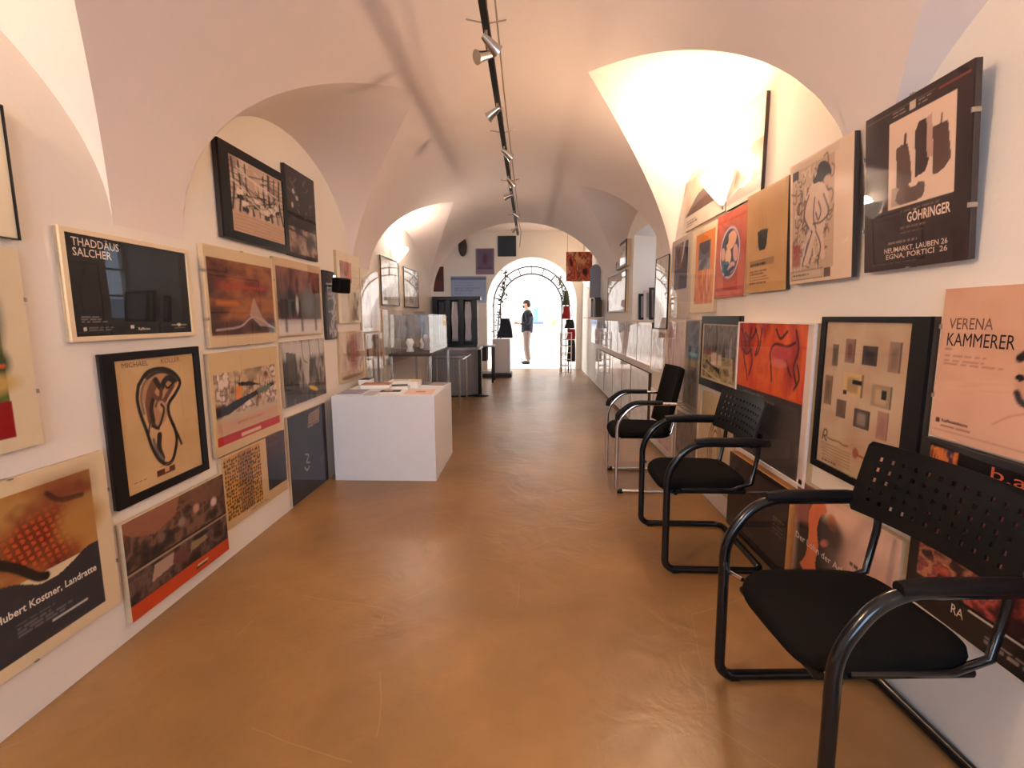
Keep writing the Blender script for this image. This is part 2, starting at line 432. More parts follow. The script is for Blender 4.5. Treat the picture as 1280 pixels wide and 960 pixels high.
# end wall with the arched opening
DX, DR, DS, DY = 0.03, 1.14, 1.70, 12.55
w = MB()
arc = [(DX+DR*math.cos(a), DS+DR*math.sin(a)) for a in np.linspace(PI, 0, 33)]
out = [(-3.4, 0), (-3.4, 3.6), (1.5, 3.6), (1.5, 0), (DX+DR, 0)]+[(x, z) for x, z in reversed(arc)]+[(DX-DR, 0)]
for yy, flip in ((DY, False), (DY+.35, True)):
    for i in range(32):
        (xa, za), (xb, zb) = arc[i], arc[i+1]
        q = [(xa, yy, za), (xb, yy, zb), (xb, yy, 3.8), (xa, yy, 3.8)]
        w.add(q, [(0, 1, 2, 3) if not flip else (3, 2, 1, 0)])
    w.add([(-3.4, yy, 0), (DX-DR, yy, 0), (DX-DR, yy, 3.8), (-3.4, yy, 3.8)], [(0, 1, 2, 3)])
    w.add([(DX+DR, yy, 0), (2.8, yy, 0), (2.8, yy, 3.8), (DX+DR, yy, 3.8)], [(0, 1, 2, 3)])
for i in range(32):
    (xa, za), (xb, zb) = arc[i], arc[i+1]
    w.add([(xa, DY, za), (xb, DY, zb), (xb, DY+.35, zb), (xa, DY+.35, za)], [(3, 2, 1, 0)])
for x in (DX-DR, DX+DR):
    w.add([(x, DY, 0), (x, DY+.35, 0), (x, DY+.35, DS), (x, DY, DS)], [(0, 1, 2, 3)])
struct('wall_end', w, 'plaster')
# bright hall behind the opening
H0, H1 = DY+.35, 18.4
struct('wall_hall_left', MB().box(-2.65, -2.55, H0, 13.7, 0, 3.7).box(-2.65, -2.55, 17.1, H1, 0, 3.7).box(-2.65, -2.55, 13.7, 17.1, 0, .8).box(-2.65, -2.55, 13.7, 17.1, 3.0, 3.7), 'white_plaster')
struct('wall_hall_right', MB().box(2.55, 2.65, H0, 13.7, 0, 3.7).box(2.55, 2.65, 17.1, H1, 0, 3.7).box(2.55, 2.65, 13.7, 17.1, 0, .8).box(2.55, 2.65, 13.7, 17.1, 3.0, 3.7), 'white_plaster')
window('window_4', -2.60, 15.4, .8, PI/2, 3.4, 2.2, 4, 3)
window('window_5', 2.60, 15.4, .8, PI/2, 3.4, 2.2, 4, 3)
struct('wall_hall_back', MB().box(-2.65, 2.65, H1, H1+.1, 0, 3.7), 'white_plaster')
struct('ceiling_hall', MB().box(-2.65, 2.65, H0, H1, 3.6, 3.7), 'white_plaster')
w = MB()
for i in range(32):      # wall arch inside the hall
    a, b = PI-PI*i/32, PI-PI*(i+1)/32
    for y, fl in ((16.2, 0), (16.5, 1)):
        q = [(.1+1.9*math.cos(a), y, 1.2+1.55*math.sin(a)), (.1+1.9*math.cos(b), y, 1.2+1.55*math.sin(b)), (.1+1.9*math.cos(b), y, 3.6), (.1+1.9*math.cos(a), y, 3.6)]
        w.add(q, [(0, 1, 2, 3)])
    w.add([(.1+1.9*math.cos(a), 16.2, 1.2+1.55*math.sin(a)), (.1+1.9*math.cos(b), 16.2, 1.2+1.55*math.sin(b)), (.1+1.9*math.cos(b), 16.5, 1.2+1.55*math.sin(b)), (.1+1.9*math.cos(a), 16.5, 1.2+1.55*math.sin(a))], [(3, 2, 1, 0)])
w.box(-2.55, -1.8, 16.2, 16.5, 0, 3.6).box(2.0, 2.55, 16.2, 16.5, 0, 3.6)
struct('wall_hall_arch', w, 'white_plaster')

# ------------------------------------------------------------------ painter for printed pictures
def S(*c):
    return np.array(lin(tuple(x/255 for x in c)))
class Art:
    def __init__(s, w, h, res):
        s.w, s.h = w, h; s.nx = max(6, int(w*res)); s.nz = max(6, int(h*res))
        u, v = np.meshgrid(np.linspace(0, 1, s.nx+1), np.linspace(0, 1, s.nz+1)); s.u, s.v = u, v
        s.asp = w/h; s.c = np.ones(u.shape+(3,)); s.px = 1.0/s.nz
    def mix(s, m, c):
        c = np.asarray(c, float); s.c = s.c*(1-m[..., None])+c*m[..., None]; return s
    def bg(s, *c): s.c[:] = S(*c); return s
    def rect(s, u0, v0, u1, v1, c, a=1.0, soft=0.0):
        if soft:
            k = lambda x: np.clip(x/soft+.5, 0, 1)
            m = k(s.u-u0)*k(u1-s.u)*k(s.v-v0)*k(v1-s.v)
        else: m = ((s.u >= u0) & (s.u <= u1) & (s.v >= v0) & (s.v <= v1)).astype(float)
        return s.mix(m*a, S(*c))
    def ell(s, cu, cv, ru, rv, c, rot=0, soft=.15, a=1.0):
        x = (s.u-cu)*s.asp; y = s.v-cv; cr, sr = math.cos(rot), math.sin(rot)
        d = np.sqrt(((x*cr+y*sr)/(ru*s.asp))**2+((-x*sr+y*cr)/rv)**2)
        return s.mix(np.clip((1-d)/soft+.5, 0, 1)*a, S(*c))
    def poly(s, pts, c, a=1.0):
        m = np.zeros(s.u.shape, bool); n = len(pts)
        for i in range(n):
            (x0, y0), (x1, y1) = pts[i], pts[(i+1) % n]
            if y0 == y1: continue
            cond = ((y0 > s.v) != (y1 > s.v)) & (s.u < (x1-x0)*(s.v-y0)/(y1-y0)+x0)
            m ^= cond
        return s.mix(m*a, S(*c))
    def line(s, pts, wd, c, a=1.0, smooth=True):
        if smooth and len(pts) > 2: pts = crv(pts)
        d = np.full(s.u.shape, 9.0)
        x, y = s.u*s.asp, s.v
        for (p, q) in zip(pts[:-1], pts[1:]):
            ax, ay = p[0]*s.asp, p[1]; bx, by = q[0]*s.asp-ax, q[1]-ay
            l2 = bx*bx+by*by+1e-12; t = np.clip(((x-ax)*bx+(y-ay)*by)/l2, 0, 1)
            d = np.minimum(d, np.hypot(x-ax-t*bx, y-ay-t*by))
        return s.mix(np.clip((wd/2-d)/s.px+.5, 0, 1)*a, S(*c))
    def noise(s, sc, seed=0, octv=4, su=1.0, sv=1.0):
        rs = np.random.RandomState(seed); r = np.zeros(s.u.shape); amp = 1; tot = 0
        for o in range(octv):
            gx = max(2, int(sc*su*s.asp*2**o))+2; gz = max(2, int(sc*sv*2**o))+2
            g = rs.rand(gz+1, gx+1); X = s.u*(gx-1); Z = s.v*(gz-1); i = X.astype(int); j = Z.astype(int)
            fx = X-i; fz = Z-j; fx = fx*fx*(3-2*fx); fz = fz*fz*(3-2*fz)
            r += amp*((g[j, i]*(1-fx)+g[j, i+1]*fx)*(1-fz)+(g[j+1, i]*(1-fx)+g[j+1, i+1]*fx)*fz); tot += amp; amp *= .55
        return r/tot
    def cloud(s, box, cols, sc=4, seed=0, su=1, sv=1, contrast=2.2, a=1.0):
        u0, v0, u1, v1 = box
        n = np.clip((s.noise(sc, seed, 4, su, sv)-.5)*contrast+.5, 0, .9999)*(len(cols)-1)
        C = np.array([S(*c) for c in cols]); i = n.astype(int); f = (n-i)[..., None]
        img = C[i]*(1-f)+C[np.minimum(i+1, len(cols)-1)]*f
        m = ((s.u >= u0) & (s.u <= u1) & (s.v >= v0) & (s.v <= v1)).astype(float)[..., None]*a
        s.c = s.c*(1-m)+img*m; return s
    def rows(s, u0, v0, u1, v1, n, c, seed=0, a=.8):
        rs = random.Random(seed); hh = (v1-v0)/n
        for i in range(n):
            vv = v1-(i+.5)*hh; uu = u0; end = u0+(u1-u0)*rs.uniform(.55, 1)
            while uu < end:
                l = rs.uniform(.02, .07); s.rect(uu, vv-hh*.22, min(uu+l, end), vv+hh*.22, c, a); uu += l+.012
        return s
def crv(P, n=6):
    P = [np.array(p, float) for p in P]; out = []
    Q = [2*P[0]-P[1]]+P+[2*P[-1]-P[-2]]
    for i in range(1, len(Q)-2):
        for k in range(n):
            t = k/n; a, b, c, d = Q[i-1], Q[i], Q[i+1], Q[i+2]
            out.append(.5*((2*b)+(c-a)*t+(2*a-5*b+4*c-d)*t*t+(3*b-a-3*c+d)*t**3))
    out.append(P[-1]); return [tuple(p) for p in out]

def art_mesh(art, y):
    nx, nz = art.nx+1, art.nz+1
    co = np.empty((nz, nx, 3)); co[..., 0] = (art.u-.5)*art.w; co[..., 1] = y; co[..., 2] = art.v*art.h
    idx = np.arange(nx*nz).reshape(nz, nx)
    q = np.stack([idx[:-1, :-1], idx[:-1, 1:], idx[1:, 1:], idx[1:, :-1]], -1).reshape(-1)
    nf = (nx-1)*(nz-1)
    me = bpy.data.meshes.new('print'); me.vertices.add(nx*nz); me.vertices.foreach_set('co', co.ravel())
    me.loops.add(nf*4); me.loops.foreach_set('vertex_index', q.astype(np.int32))
    me.polygons.add(nf); me.polygons.foreach_set('loop_start', np.arange(0, nf*4, 4, dtype=np.int32))
    me.update(calc_edges=True)
    at = me.color_attributes.new('Col', 'FLOAT_COLOR', 'POINT')
    at.data.foreach_set('color', np.concatenate([np.clip(art.c, 0, 1), np.ones(art.u.shape+(1,))], -1).astype(np.float32).ravel())
    me.materials.append(M['print']); return me

INK = {}
def ink(c):
    if c not in INK: INK[c] = simple('ink_%d_%d_%d' % c, rgb(*c), 0.6, var=0.02)
    return INK[c]
def text_obj(txt, size, c, x, y, z, parent, bold=0.0, align='LEFT', stretch=1.0, name='lettering', shear=0.0):
    cu = bpy.data.curves.new('lettering', 'FONT'); cu.body = txt; cu.size = size/0.7; cu.align_x = align; cu.resolution_u = 2
    cu.offset = bold*size; cu.shear = shear
    tmp = bpy.data.objects.new('lettering_tmp', cu); COL.objects.link(tmp)
    dg = bpy.context.evaluated_depsgraph_get()
    me = bpy.data.meshes.new_from_object(tmp.evaluated_get(dg)); bpy.data.objects.remove(tmp)
    n = len(me.vertices); a = np.empty(n*3); me.vertices.foreach_get('co', a); a = a.reshape(-1, 3)
    b = np.empty_like(a)
    if isinstance(stretch, tuple): stretch = stretch[0]/max(1e-6, a[:, 0].max()-a[:, 0].min())
    b[:, 0] = x+a[:, 0]*stretch; b[:, 1] = y; b[:, 2] = z+a[:, 1]
    me.vertices.foreach_set('co', b.ravel()); me.update(); me.materials.clear(); me.materials.append(ink(c))
    o = bpy.data.objects.new(name, me); COL.objects.link(o); o.parent = parent
    return o

def poster(label, wall, y0, y1, z0, z1, draw, res=120, frame=None, fw=(.02, .02, .02, .02), depth=.022, texts=(), edge='edge', name='framed_poster', glass=True, clips=False, x=None, group=None, cat='poster', lean=0.0, off=0.0):
    """fw: frame bar widths left, right, bottom, top. texts: (string, u, v, height, colour, bold, align, stretch)"""
    w, h = abs(y1-y0), z1-z0
    if wall == 'L': loc, rz = (XL, (y0+y1)/2, z0), PI/2
    elif wall == 'R': loc, rz = (XR, (y0+y1)/2, z0), -PI/2
    else: loc, rz = ((y0+y1)/2, x, z0), 0.0
    t = thing(name, label, cat, loc, rz, group)
    if lean: t.rotation_euler = (lean, 0, rz)
    if off: t.location.x += off if wall == 'L' else -off
    d = depth
    MB().bevbox(-w/2, w/2, -d, -.001, 0, h, .002).build('backing_board', edge, t)
    a, b, c_, e = fw if frame else (0, 0, 0, 0)
    art = Art(w-a-b, h-c_-e, res); draw(art)
    me = art_mesh(art, 0)
    o = bpy.data.objects.new('print', me); COL.objects.link(o); o.parent = t; o.location = ((a-b)/2, -d-.0012, c_)
    for tx in texts:
        s_, u, v, sz, col = tx[:5]; bold = tx[5] if len(tx) > 5 else 0.0; al = tx[6] if len(tx) > 6 else 'LEFT'; st = tx[7] if len(tx) > 7 else 1.0
        text_obj(s_, sz, col, (u-.5)*w, -d-.0022, v*h, t, bold, al, st)
    if glass:
        MB().box(-w/2+.001, w/2-.001, -d-.0055, -d-.0035, .001, h-.001).build('glass', 'glass', t)
    if frame:
        f = MB(); q0, q1 = -d-.009, -d+.004
        f.box(-w/2, -w/2+a, q0, q1, 0, h).box(w/2-b, w/2, q0, q1, 0, h).box(-w/2+a, w/2-b, q0, q1, 0, c_).box(-w/2+a, w/2-b, q0, q1, h-e, h)
        f.build('frame', frame, t)
    if clips:
        for (cx, cz, sx, sz_) in ((-w/2, h*.28, .0025, .007), (-w/2, h*.75, .0025, .007), (w/2, h*.28, .0025, .007), (w/2, h*.75, .0025, .007), (0, 0, .007, .0025), (0, h, .007, .0025)):
            MB().box(cx-sx, cx+sx, -d-.008, -.002, cz-sz_, cz+sz_).build('clip', 'clip', t)
    return t

WHITE = (236, 226, 210); CREAM = (224, 202, 166); TAN = (206, 172, 124); BLK = (14, 13, 14)

# ---- left wall -------------------------------------------------------------
def d_red(a):
    a.bg(222, 204, 170)
    a.cloud((0, .08, .79, .95), [(84, 96, 46), (120, 122, 60), (160, 138, 70), (190, 164, 90), (130, 84, 50)], 2.5, 3, contrast=2.0)
    a.ell(.68, .66, .13, .20, (40, 58, 32), soft=.7); a.ell(.74, .44, .09, .07, (52, 70, 36), soft=.7); a.ell(.66, .34, .2, .05, (200, 164, 92), soft=.8)
    a.line([(.30, .52), (.50, .45), (.64, .42), (.78, .425)], .020, (206, 92, 48)); a.line([(.54, .35), (.62, .33), (.70, .27)], .018, (36, 20, 16)); a.line([(.57, .50), (.60, .40), (.55, .30)], .022, (186, 66, 40)); a.ell(.62, .42, .06, .03, (226, 116, 70))
    a.rect(0, .07, .80, .25, (150, 18, 22))
poster('cream-bordered poster of an orange branch on green above a red band', 'L', 1.15, 1.575, .925, 1.575, d_red, 220, clips=True)
def d_up(a):
    a.bg(230, 216, 186).cloud((.06, .08, .94, .92), [(214, 196, 160), (232, 218, 190), (196, 170, 130)], 2, 5)
poster('pale blank-looking poster hung highest at the left picture edge', 'L', .90, 1.585, 1.605, 2.02, d_up, 60, frame='black_frame', fw=(.004, .004, .004, .004))
def d_sal(a):
    a.bg(13, 13, 18); a.cloud((0, 0, 1, 1), [(11, 11, 15), (16, 17, 26)], 2, 3)
    a.rows(.055, .115, .26, .20, 4, (150, 140, 126), 1, .7); a.rect(.06, .055, .085, .09, (200, 190, 170)); a.rows(.10, .055, .28, .09, 2, (130, 120, 110), 2)
    a.rect(.415, .065, .44, .10, (220, 210, 196)); a.rect(.79, .095, .95, .108, (190, 170, 130)); a.rect(.82, .06, .93, .07, (120, 110, 100)); a.ell(.87, .10, .02, .02, (220, 205, 170))
    a.rows(.055, .755, .22, .775, 1, (120, 112, 104), 4, .7)
poster('near-black landscape poster in a cream frame with white lettering top left', 'L', 1.725, 2.39, 1.265, 1.68, d_sal, 220, frame='cream_frame', fw=(.020, .020, .018, .018), depth=.016,
       texts=[('THADDÄUS', .075, .855, .030, (224, 208, 190), .012, 'LEFT', .92), ('SALCHER', .075, .765, .030, (224, 208, 190), .012, 'LEFT', .95), ('Raiffeisen', .475, .085, .012, (214, 204, 190), .02)])
def d_ear(a):
    a.bg(207, 172, 122); a.cloud((0, 0, 1, 1), [(198, 160, 110), (214, 180, 132)], 3, 8, contrast=1.4)
    D = (24, 15, 14); G = (110, 100, 92); Br = (96, 58, 40)
    rim = [(.25, .80), (.22, .70), (.24, .58), (.29, .44), (.33, .31), (.40, .19), (.49, .13), (.57, .14), (.63, .22), (.66, .31), (.645, .40), (.59, .52), (.60, .61), (.70, .68), (.78, .76), (.74, .83), (.64, .885), (.50, .905), (.36, .885), (.25, .80)]
    a.poly(crv(rim), (208, 166, 120))
    a.poly(crv([(.30, .62), (.28, .75), (.36, .84), (.52, .875), (.68, .845), (.745, .775), (.66, .72), (.58, .64), (.55, .50), (.42, .44), (.34, .50), (.30, .62)]), (176, 126, 88), .8)
    a.line([(.36, .52), (.35, .64), (.39, .74), (.45, .80)], .075, Br, .85); a.line([(.38, .50), (.37, .60), (.42, .70)], .04, (48, 28, 24))
    a.line([(.46, .82), (.52, .75), (.56, .79), (.62, .82), (.70, .79)], .050, (44, 28, 26)); a.line([(.42, .70), (.52, .64), (.60, .69), (.68, .75)], .04, (110, 70, 52))
    a.line([(.52, .74), (.50, .68), (.44, .62)], .035, Br); a.ell(.50, .60, .05, .05, (206, 160, 118), .5, .5)
    a.line([(.36, .47), (.43, .44), (.49, .50), (.53, .58), (.50, .62)], .022, D); a.line([(.56, .80), (.60, .74), (.68, .77)], .02, D)
    a.line([(.44, .38), (.42, .28), (.45, .19)], .050, (36, 24, 24)); a.line([(.36, .36), (.39, .26), (.46, .17)], .026, G); a.line([(.31, .42), (.35, .50), (.44, .43)], .018, (70, 48, 40))
    a.line(rim, .032, D); a.line([(.28, .58), (.265, .70), (.31, .80), (.42, .86), (.58, .875), (.70, .83)], .022, G, .9); a.line([(.36, .86), (.50, .895), (.64, .87), (.74, .80)], .05, D, .9)
    a.line([(.59, .52), (.625, .43), (.68, .34), (.72, .25)], .024, D)
    a.rect(.36, .055, .60, .10, (98, 44, 30)); a.rect(.46, .07, .52, .10, (206, 150, 110)); a.rows(.08, .06, .30, .085, 2, (120, 84, 60), 3); a.rows(.40, .11, .62, .135, 2, (130, 96, 70), 5)
poster('black-framed poster with a charcoal drawing of an ear on tan paper', 'L', 1.835, 2.40, .57, 1.21, d_ear, 250, frame='black_frame', fw=(.058, .042, .038, .032), depth=.016, edge='edge_dark',
       texts=[('MICHAEL', .17, .90, .022, (96, 70, 54), .0, 'LEFT', 1.1), ('KOLLER', .55, .90, .022, (118, 88, 66), .0, 'LEFT', 1.1)])
def d_kos(a):
    a.bg(224, 202, 164)
    a.cloud((0, .45, .90, .92), [(96, 40, 30), (140, 74, 40), (176, 118, 62), (186, 140, 76), (120, 50, 36)], 2.6, 12, contrast=1.8)
    a.rect(.60, .76, .90, .92, (118, 40, 36), .8, .12); a.line([(.66, .86), (.72, .80), (.84, .78)], .03, (60, 26, 24), .8)
    n = ((np.sin((a.u*a.asp*1.0+a.v*.30)*150) > -.1) & (np.sin((a.v*1.0-a.u*a.asp*.10)*170) > -.3)).astype(float)
    m = np.clip((.27-np.hypot((a.u-.60)*.85, (a.v-.62)*1.3))*7, 0, 1)*((a.v > .45) & (a.u < .9))
    a.mix(m*.9, S(110, 32, 18)); a.mix(m*n*.85, S(200, 84, 40))
    a.ell(.82, .64, .13, .11, (180, 130, 66), soft=.7, a=.9)
    pts = [(0, .07), (.90, .07), (.90, .47), (.82, .46), (.74, .42), (.66, .39), (.58, .39), (.52, .42), (.45, .46), (.3, .5), (0, .56)]
    a.poly(crv(pts[2:])+pts[:2], (44, 46, 54)); a.line([(.40, .60), (.48, .53), (.56, .44), (.60, .42)], .05, (24, 20, 20))
    a.rows(.44, .17, .72, .25, 4, (120, 118, 118), 3, .6); a.rect(.60, .15, .80, .158, (190, 186, 180))
poster('large poster of a rust-red woven mesh over slate grey, low by the floor', 'L', 1.10, 1.797, .20, .838, d_kos, 240, clips=True, depth=.022,
       texts=[('Hubert Kostner, Landratte', .87, .295, .026, (226, 216, 200), .03, 'RIGHT', (.36,))])
def d_str(a):
    a.bg(60, 46, 42)
    a.cloud((0, .50, 1, 1), [(34, 26, 26), (70, 50, 44), (130, 92, 72), (56, 46, 46), (110, 60, 44)], 4, 21, contrast=2.6)
    a.poly([(0, 1), (.5, 1), (.45, .82), (.25, .74), (.08, .82), (0, .9)], (150, 96, 74)); a.poly([(.5, 1), (.62, .8), (.95, .75), (1, 1)], (120, 84, 64), .7)
    for u, v, c in ((.66, .76, (200, 150, 130)), (.86, .72, (214, 190, 190)), (.30, .66, (120, 96, 84)), (.5, .7, (150, 128, 110))): a.ell(u, v, .035, .05, c, soft=.6)
    a.rect(0, .485, 1, .51, (20, 15, 15)); a.rect(0, .465, 1, .487, (168, 140, 118))
    a.cloud((0, .17, 1, .465), [(30, 22, 24), (66, 44, 44), (110, 84, 76), (46, 36, 40)], 5, 22, contrast=2.6)
    a.poly([(.18, .26), (.38, .30), (.40, .43), (.22, .42)], (176, 146, 128)); a.poly([(.56, .30), (.76, .33), (.72, .44), (.58, .42)], (150, 128, 92)); a.ell(.68, .42, .1, .03, (20, 22, 20), soft=.4); a.ell(.46, .33, .07, .08, (108, 60, 58), soft=.5)
    a.rect(0, 0, 1, .16, (196, 66, 28)); a.rect(.60, .05, .72, .075, (70, 36, 24)); a.rect(.62, .075, .74, .095, (214, 190, 150))
poster('poster of two stacked street photographs over an orange-red strip, near the floor', 'L', 1.83, 2.49, .08, .513, d_str, 200, depth=.03, glass=True)
def d_bro(a):
    a.bg(214, 190, 152)
    a.cloud((.02, .12, .96, .88), [(70, 34, 26), (120, 66, 38), (160, 98, 52), (134, 70, 48), (90, 44, 32)], 3, 31, su=.6, sv=1.4, contrast=2.0)
    a.rect(.1, .58, .9, .68, (150, 44, 30), .5, .08); a.rect(.1, .42, .40, .47, (206, 116, 40), .8, .04); a.rect(.02, .12, .96, .27, (52, 28, 28), .8, .06)
    a.line([(.08, .17), (.4, .20), (.62, .30), (.96, .16)], .02, (184, 160, 160)); a.line([(.62, .30), (.70, .20), (.9, .15)], .016, (60, 34, 32))
    a.poly([(.55, .32), (.63, .52), (.75, .30), (.9, .18), (.7, .2)], (184, 158, 146), .7)
    a.rows(.25, .59, .85, .66, 1, (190, 60, 40), 6, .6)
poster('cream-matted poster with a blurred rust-brown interior, beside the near-black one', 'L', 2.49, 3.17, 1.195, 1.73, d_bro, 170, clips=True, depth=.03)
def d_boa(a):
    a.bg(214, 184, 138)
    a.cloud((.04, .34, .94, .80), [(60, 42, 40), (150, 110, 90), (196, 164, 130), (206, 182, 160), (120, 84, 70), (228, 208, 190)], 6, 41, contrast=2.6)
    a.rect(0, .80, 1, 1, (212, 184, 138), 1); a.rect(.3, .62, .7, .84, (206, 178, 138), .6, .2)
    for i, u in enumerate((.12, .22, .30, .36, .46, .55, .66, .74, .82)):
        a.line([(u, .48), (u+.015, .62+.14*((i*37) % 7)/7)], .012, (70, 48, 44), .8, False)
    a.poly([(.30, .46), (.38, .46), (.40, .64), (.32, .64)], (220, 130, 44)); a.poly([(.05, .44), (.3, .50), (.55, .54), (.9, .60), (.9, .56), (.5, .47), (.2, .38), (.05, .37)], (24, 20, 26))
    a.poly([(.34, .68), (.52, .66), (.70, .60), (.48, .62), (.36, .64)], (36, 28, 30)); a.poly([(.60, .56), (.86, .58), (.80, .52), (.64, .50)], (90, 110, 92))
    a.rect(.04, .18, .94, .37, (190, 176, 146), .8, .03); a.rect(.04, .20, .94, .32, (206, 140, 108), .6, .05); a.rows(.3, .24, .9, .30, 1, (176, 110, 80), 3, .6)
    a.rect(.03, .09, .97, .185, (186, 30, 30)); a.rect(.34, .115, .64, .15, (226, 196, 170), .9)
poster('poster of crowded sailing boats in a harbour above a red band', 'L', 2.465, 3.16, .605, 1.165, d_boa, 200)
def d_leo(a):
    a.bg(206, 174, 130)
    rs = random.Random(5); a.rect(.03, .10, .56, .97, (202, 150, 70)); a.cloud((.22, .1, .42, .97), [(150, 100, 66), (110, 72, 60)], 4, 6, a=.6)
    for i in range(17):
        for j in range(17):
            u = .045+i*.031+rs.uniform(-.008, .008); v = .13+j*.052+rs.uniform(-.012, .012)
            if u < .55 and v < .95: a.ell(u, v, rs.uniform(.009, .013), rs.uniform(.013, .021), (44, 26, 18), rs.uniform(0, 3), .5)
    a.rect(.56, 0, .66, 1, (208, 176, 132)); a.rect(.66, .16, 1, 1, (40, 40, 48)); a.rect(.66, .62, 1, 1, (66, 44, 50)); a.rows(.7, .80, .98, .88, 2, (110, 84, 86), 3, .6)
    a.rows(.36, .03, .72, .09, 2, (120, 84, 60), 7, .8)
poster('poster with a leopard-spot panel beside a dark grey block, standing low', 'L', 2.495, 3.18, .18, .597, d_leo, 200)
def d_cur(a):
    a.bg(206, 178, 140)
    a.rect(.03, .03, .97, .90, (210, 200, 196)); a.cloud((.03, .22, .97, .90), [(90, 50, 44), (140, 84, 72), (72, 46, 44)], 4, 51, su=3, sv=.4, contrast=2.4)
    a.rect(.03, .20, .97, .58, (54, 50, 52), .8, .12); a.ell(.28, .45, .10, .18, (40, 38, 40), soft=.5); a.ell(.66, .45, .12, .18, (96, 96, 94), soft=.6); a.ell(.42, .42, .03, .12, (200, 190, 180), soft=.6)
    for u in (.15, .48, .80): a.rect(u, .05, u+.05, .3, (60, 48, 48), .8, .03)
poster('poster of dark reddish curtains over grey silhouettes', 'L', 3.19, 3.90, 1.225, 1.75, d_cur, 120)
def d_for(a):
    a.bg(120, 108, 100)
    a.cloud((0, 0, 1, 1), [(44, 36, 36), (96, 84, 78), (170, 156, 146), (70, 58, 56)], 4, 61, su=2.4, sv=.5, contrast=2.8)
    a.rect(0, .72, 1, 1, (210, 202, 198), .85, .1); a.poly([(.05, .1), (.32, .08), (.28, .8), (.08, .84)], (46, 38, 38), .85); a.poly([(.4, .74), (.62, .82), (.52, .1)], (206, 196, 184), .7)
    for u in (.42, .60, .85): a.line([(u, 1), (u+.03, .7), (u+.12, .62)], .02, (40, 34, 34))
    a.rect(0, 0, 1, .26, (40, 34, 32), .8, .08); a.ell(.66, .17, .12, .035, (216, 170, 30), -.3, .3)
poster('poster of grey woodland trunks with a yellow patch at the bottom', 'L', 3.225, 3.90, .735, 1.187, d_for, 130)
def d_blu(a):
    a.bg(34, 38, 50); a.cloud((0, 0, 1, 1), [(28, 31, 42), (44, 48, 60)], 2, 71)
    a.poly([(.48, .78), (.80, .80), (.84, .97), (.52, .94)], (150, 120, 104)); a.rows(.5, .8, .8, .94, 4, (90, 50, 46), 4, .6)
    a.line([(.38, .50), (.46, .46), (.40, .40), (.48, .37)], .012, (196, 190, 184)); a.line([(.34, .35), (.40, .30), (.46, .33)], .014, (200, 194, 190)); a.ell(.82, .32, .06, .05, (80, 60, 62), soft=.6)
poster('dark blue-grey poster with thin white doodles, beside the white plinth', 'L', 3.235, 3.85, .02, .665, d_blu, 140)
def d_bik(a):
    a.bg(206, 180, 158)
    a.cloud((0, 0, 1, 1), [(180, 150, 130), (214, 190, 168), (160, 130, 116)], 3, 81)
    rs = random.Random(9)
    for i in range(8): a.line([(.0, .92-.07*i), (.25, .9-.07*i), (.5, .88-.075*i), (1, .86-.06*i)], .012, (60, 46, 44), .7)
    for i in range(9): a.line([(.06+.11*i, .95), (.08+.105*i, .6), (.03+.12*i, .30)], rs.uniform(.03, .07), (36, 28, 28), .95)
    a.poly(crv([(.35, 1), (.30, .7), (.42, .3), (.50, .28), (.48, .6), (.60, .9), (.66, 1)]), (196, 164, 144), .9)
    for (u, v) in ((.12, .52), (.2, .38), (.4, .46), (.66, .42), (.82, .5), (.6, .36)): a.rect(u, v, u+.10, v+.07, (226, 206, 188)); a.rect(u, v-.07, u+.10, v-.01, (34, 28, 28))
    [a.line([(rs.uniform(0, .9), rs.uniform(.35, .95)), (rs.uniform(.1, 1), rs.uniform(.35, .95))], .018, rs.choice([(40, 30, 30), (226, 206, 190)]), .9, False) for _ in range(22)]
    a.rect(0, 0, 1, .27, (196, 160, 134), .95, .03)
    for i in range(5): a.line([(0, .22-.045*i), (.4, .24-.05*i), (1, .20-.045*i)], .008, (150, 112, 92), .7)
poster('black-framed poster of a sepia photograph of tangled machinery, high in the arch', 'L', 2.675, 3.40, 1.79, 2.305, d_bik, 170, frame='black_frame', fw=(.085, .05, .05, .05), depth=.03, edge='edge_dark')
def d_dkn(a):
    a.bg(40, 28, 32); a.cloud((0, .33, 1, 1), [(30, 20, 24), (50, 36, 40), (36, 26, 30)], 3, 91); rs = random.Random(3)
    for i in range(16):
        u, v = rs.uniform(.15, .8), rs.uniform(.45, .9); a.line([(u, v), (u+rs.uniform(-.12, .12), v+rs.uniform(-.07, .07))], .012, (150, 128, 126), rs.uniform(.3, .9), False)
    for u, v in ((.25, .74), (.36, .68), (.2, .58)): a.ell(u, v, .04, .025, (206, 186, 178), rs.uniform(0, 3), .5)
    a.cloud((.03, .04, .97, .33), [(70, 50, 50), (170, 140, 118), (120, 92, 84), (50, 36, 44)], 4, 92, contrast=2.5); a.line([(0, .30), (.5, .27), (1, .16)], .02, (40, 28, 30))
poster('narrow dark plum poster with pale blossoms, high beside the machinery photograph', 'L', 3.412, 3.875, 1.785, 2.395, d_dkn, 150, edge='edge_dark', depth=.024)
def d_sma(a):
    a.bg(20, 18, 20); a.cloud((.25, .02, .98, .95), [(24, 20, 26), (90, 80, 100), (170, 156, 160), (90, 50, 44), (40, 34, 50)], 5, 95, contrast=2.6); a.rect(.05, .86, .95, 1, (14, 13, 14))
poster('narrow black poster with a collage of faces, behind the black loudspeaker', 'L', 3.97, 4.20, 1.17, 1.735, d_sma, 130, edge='edge_dark')
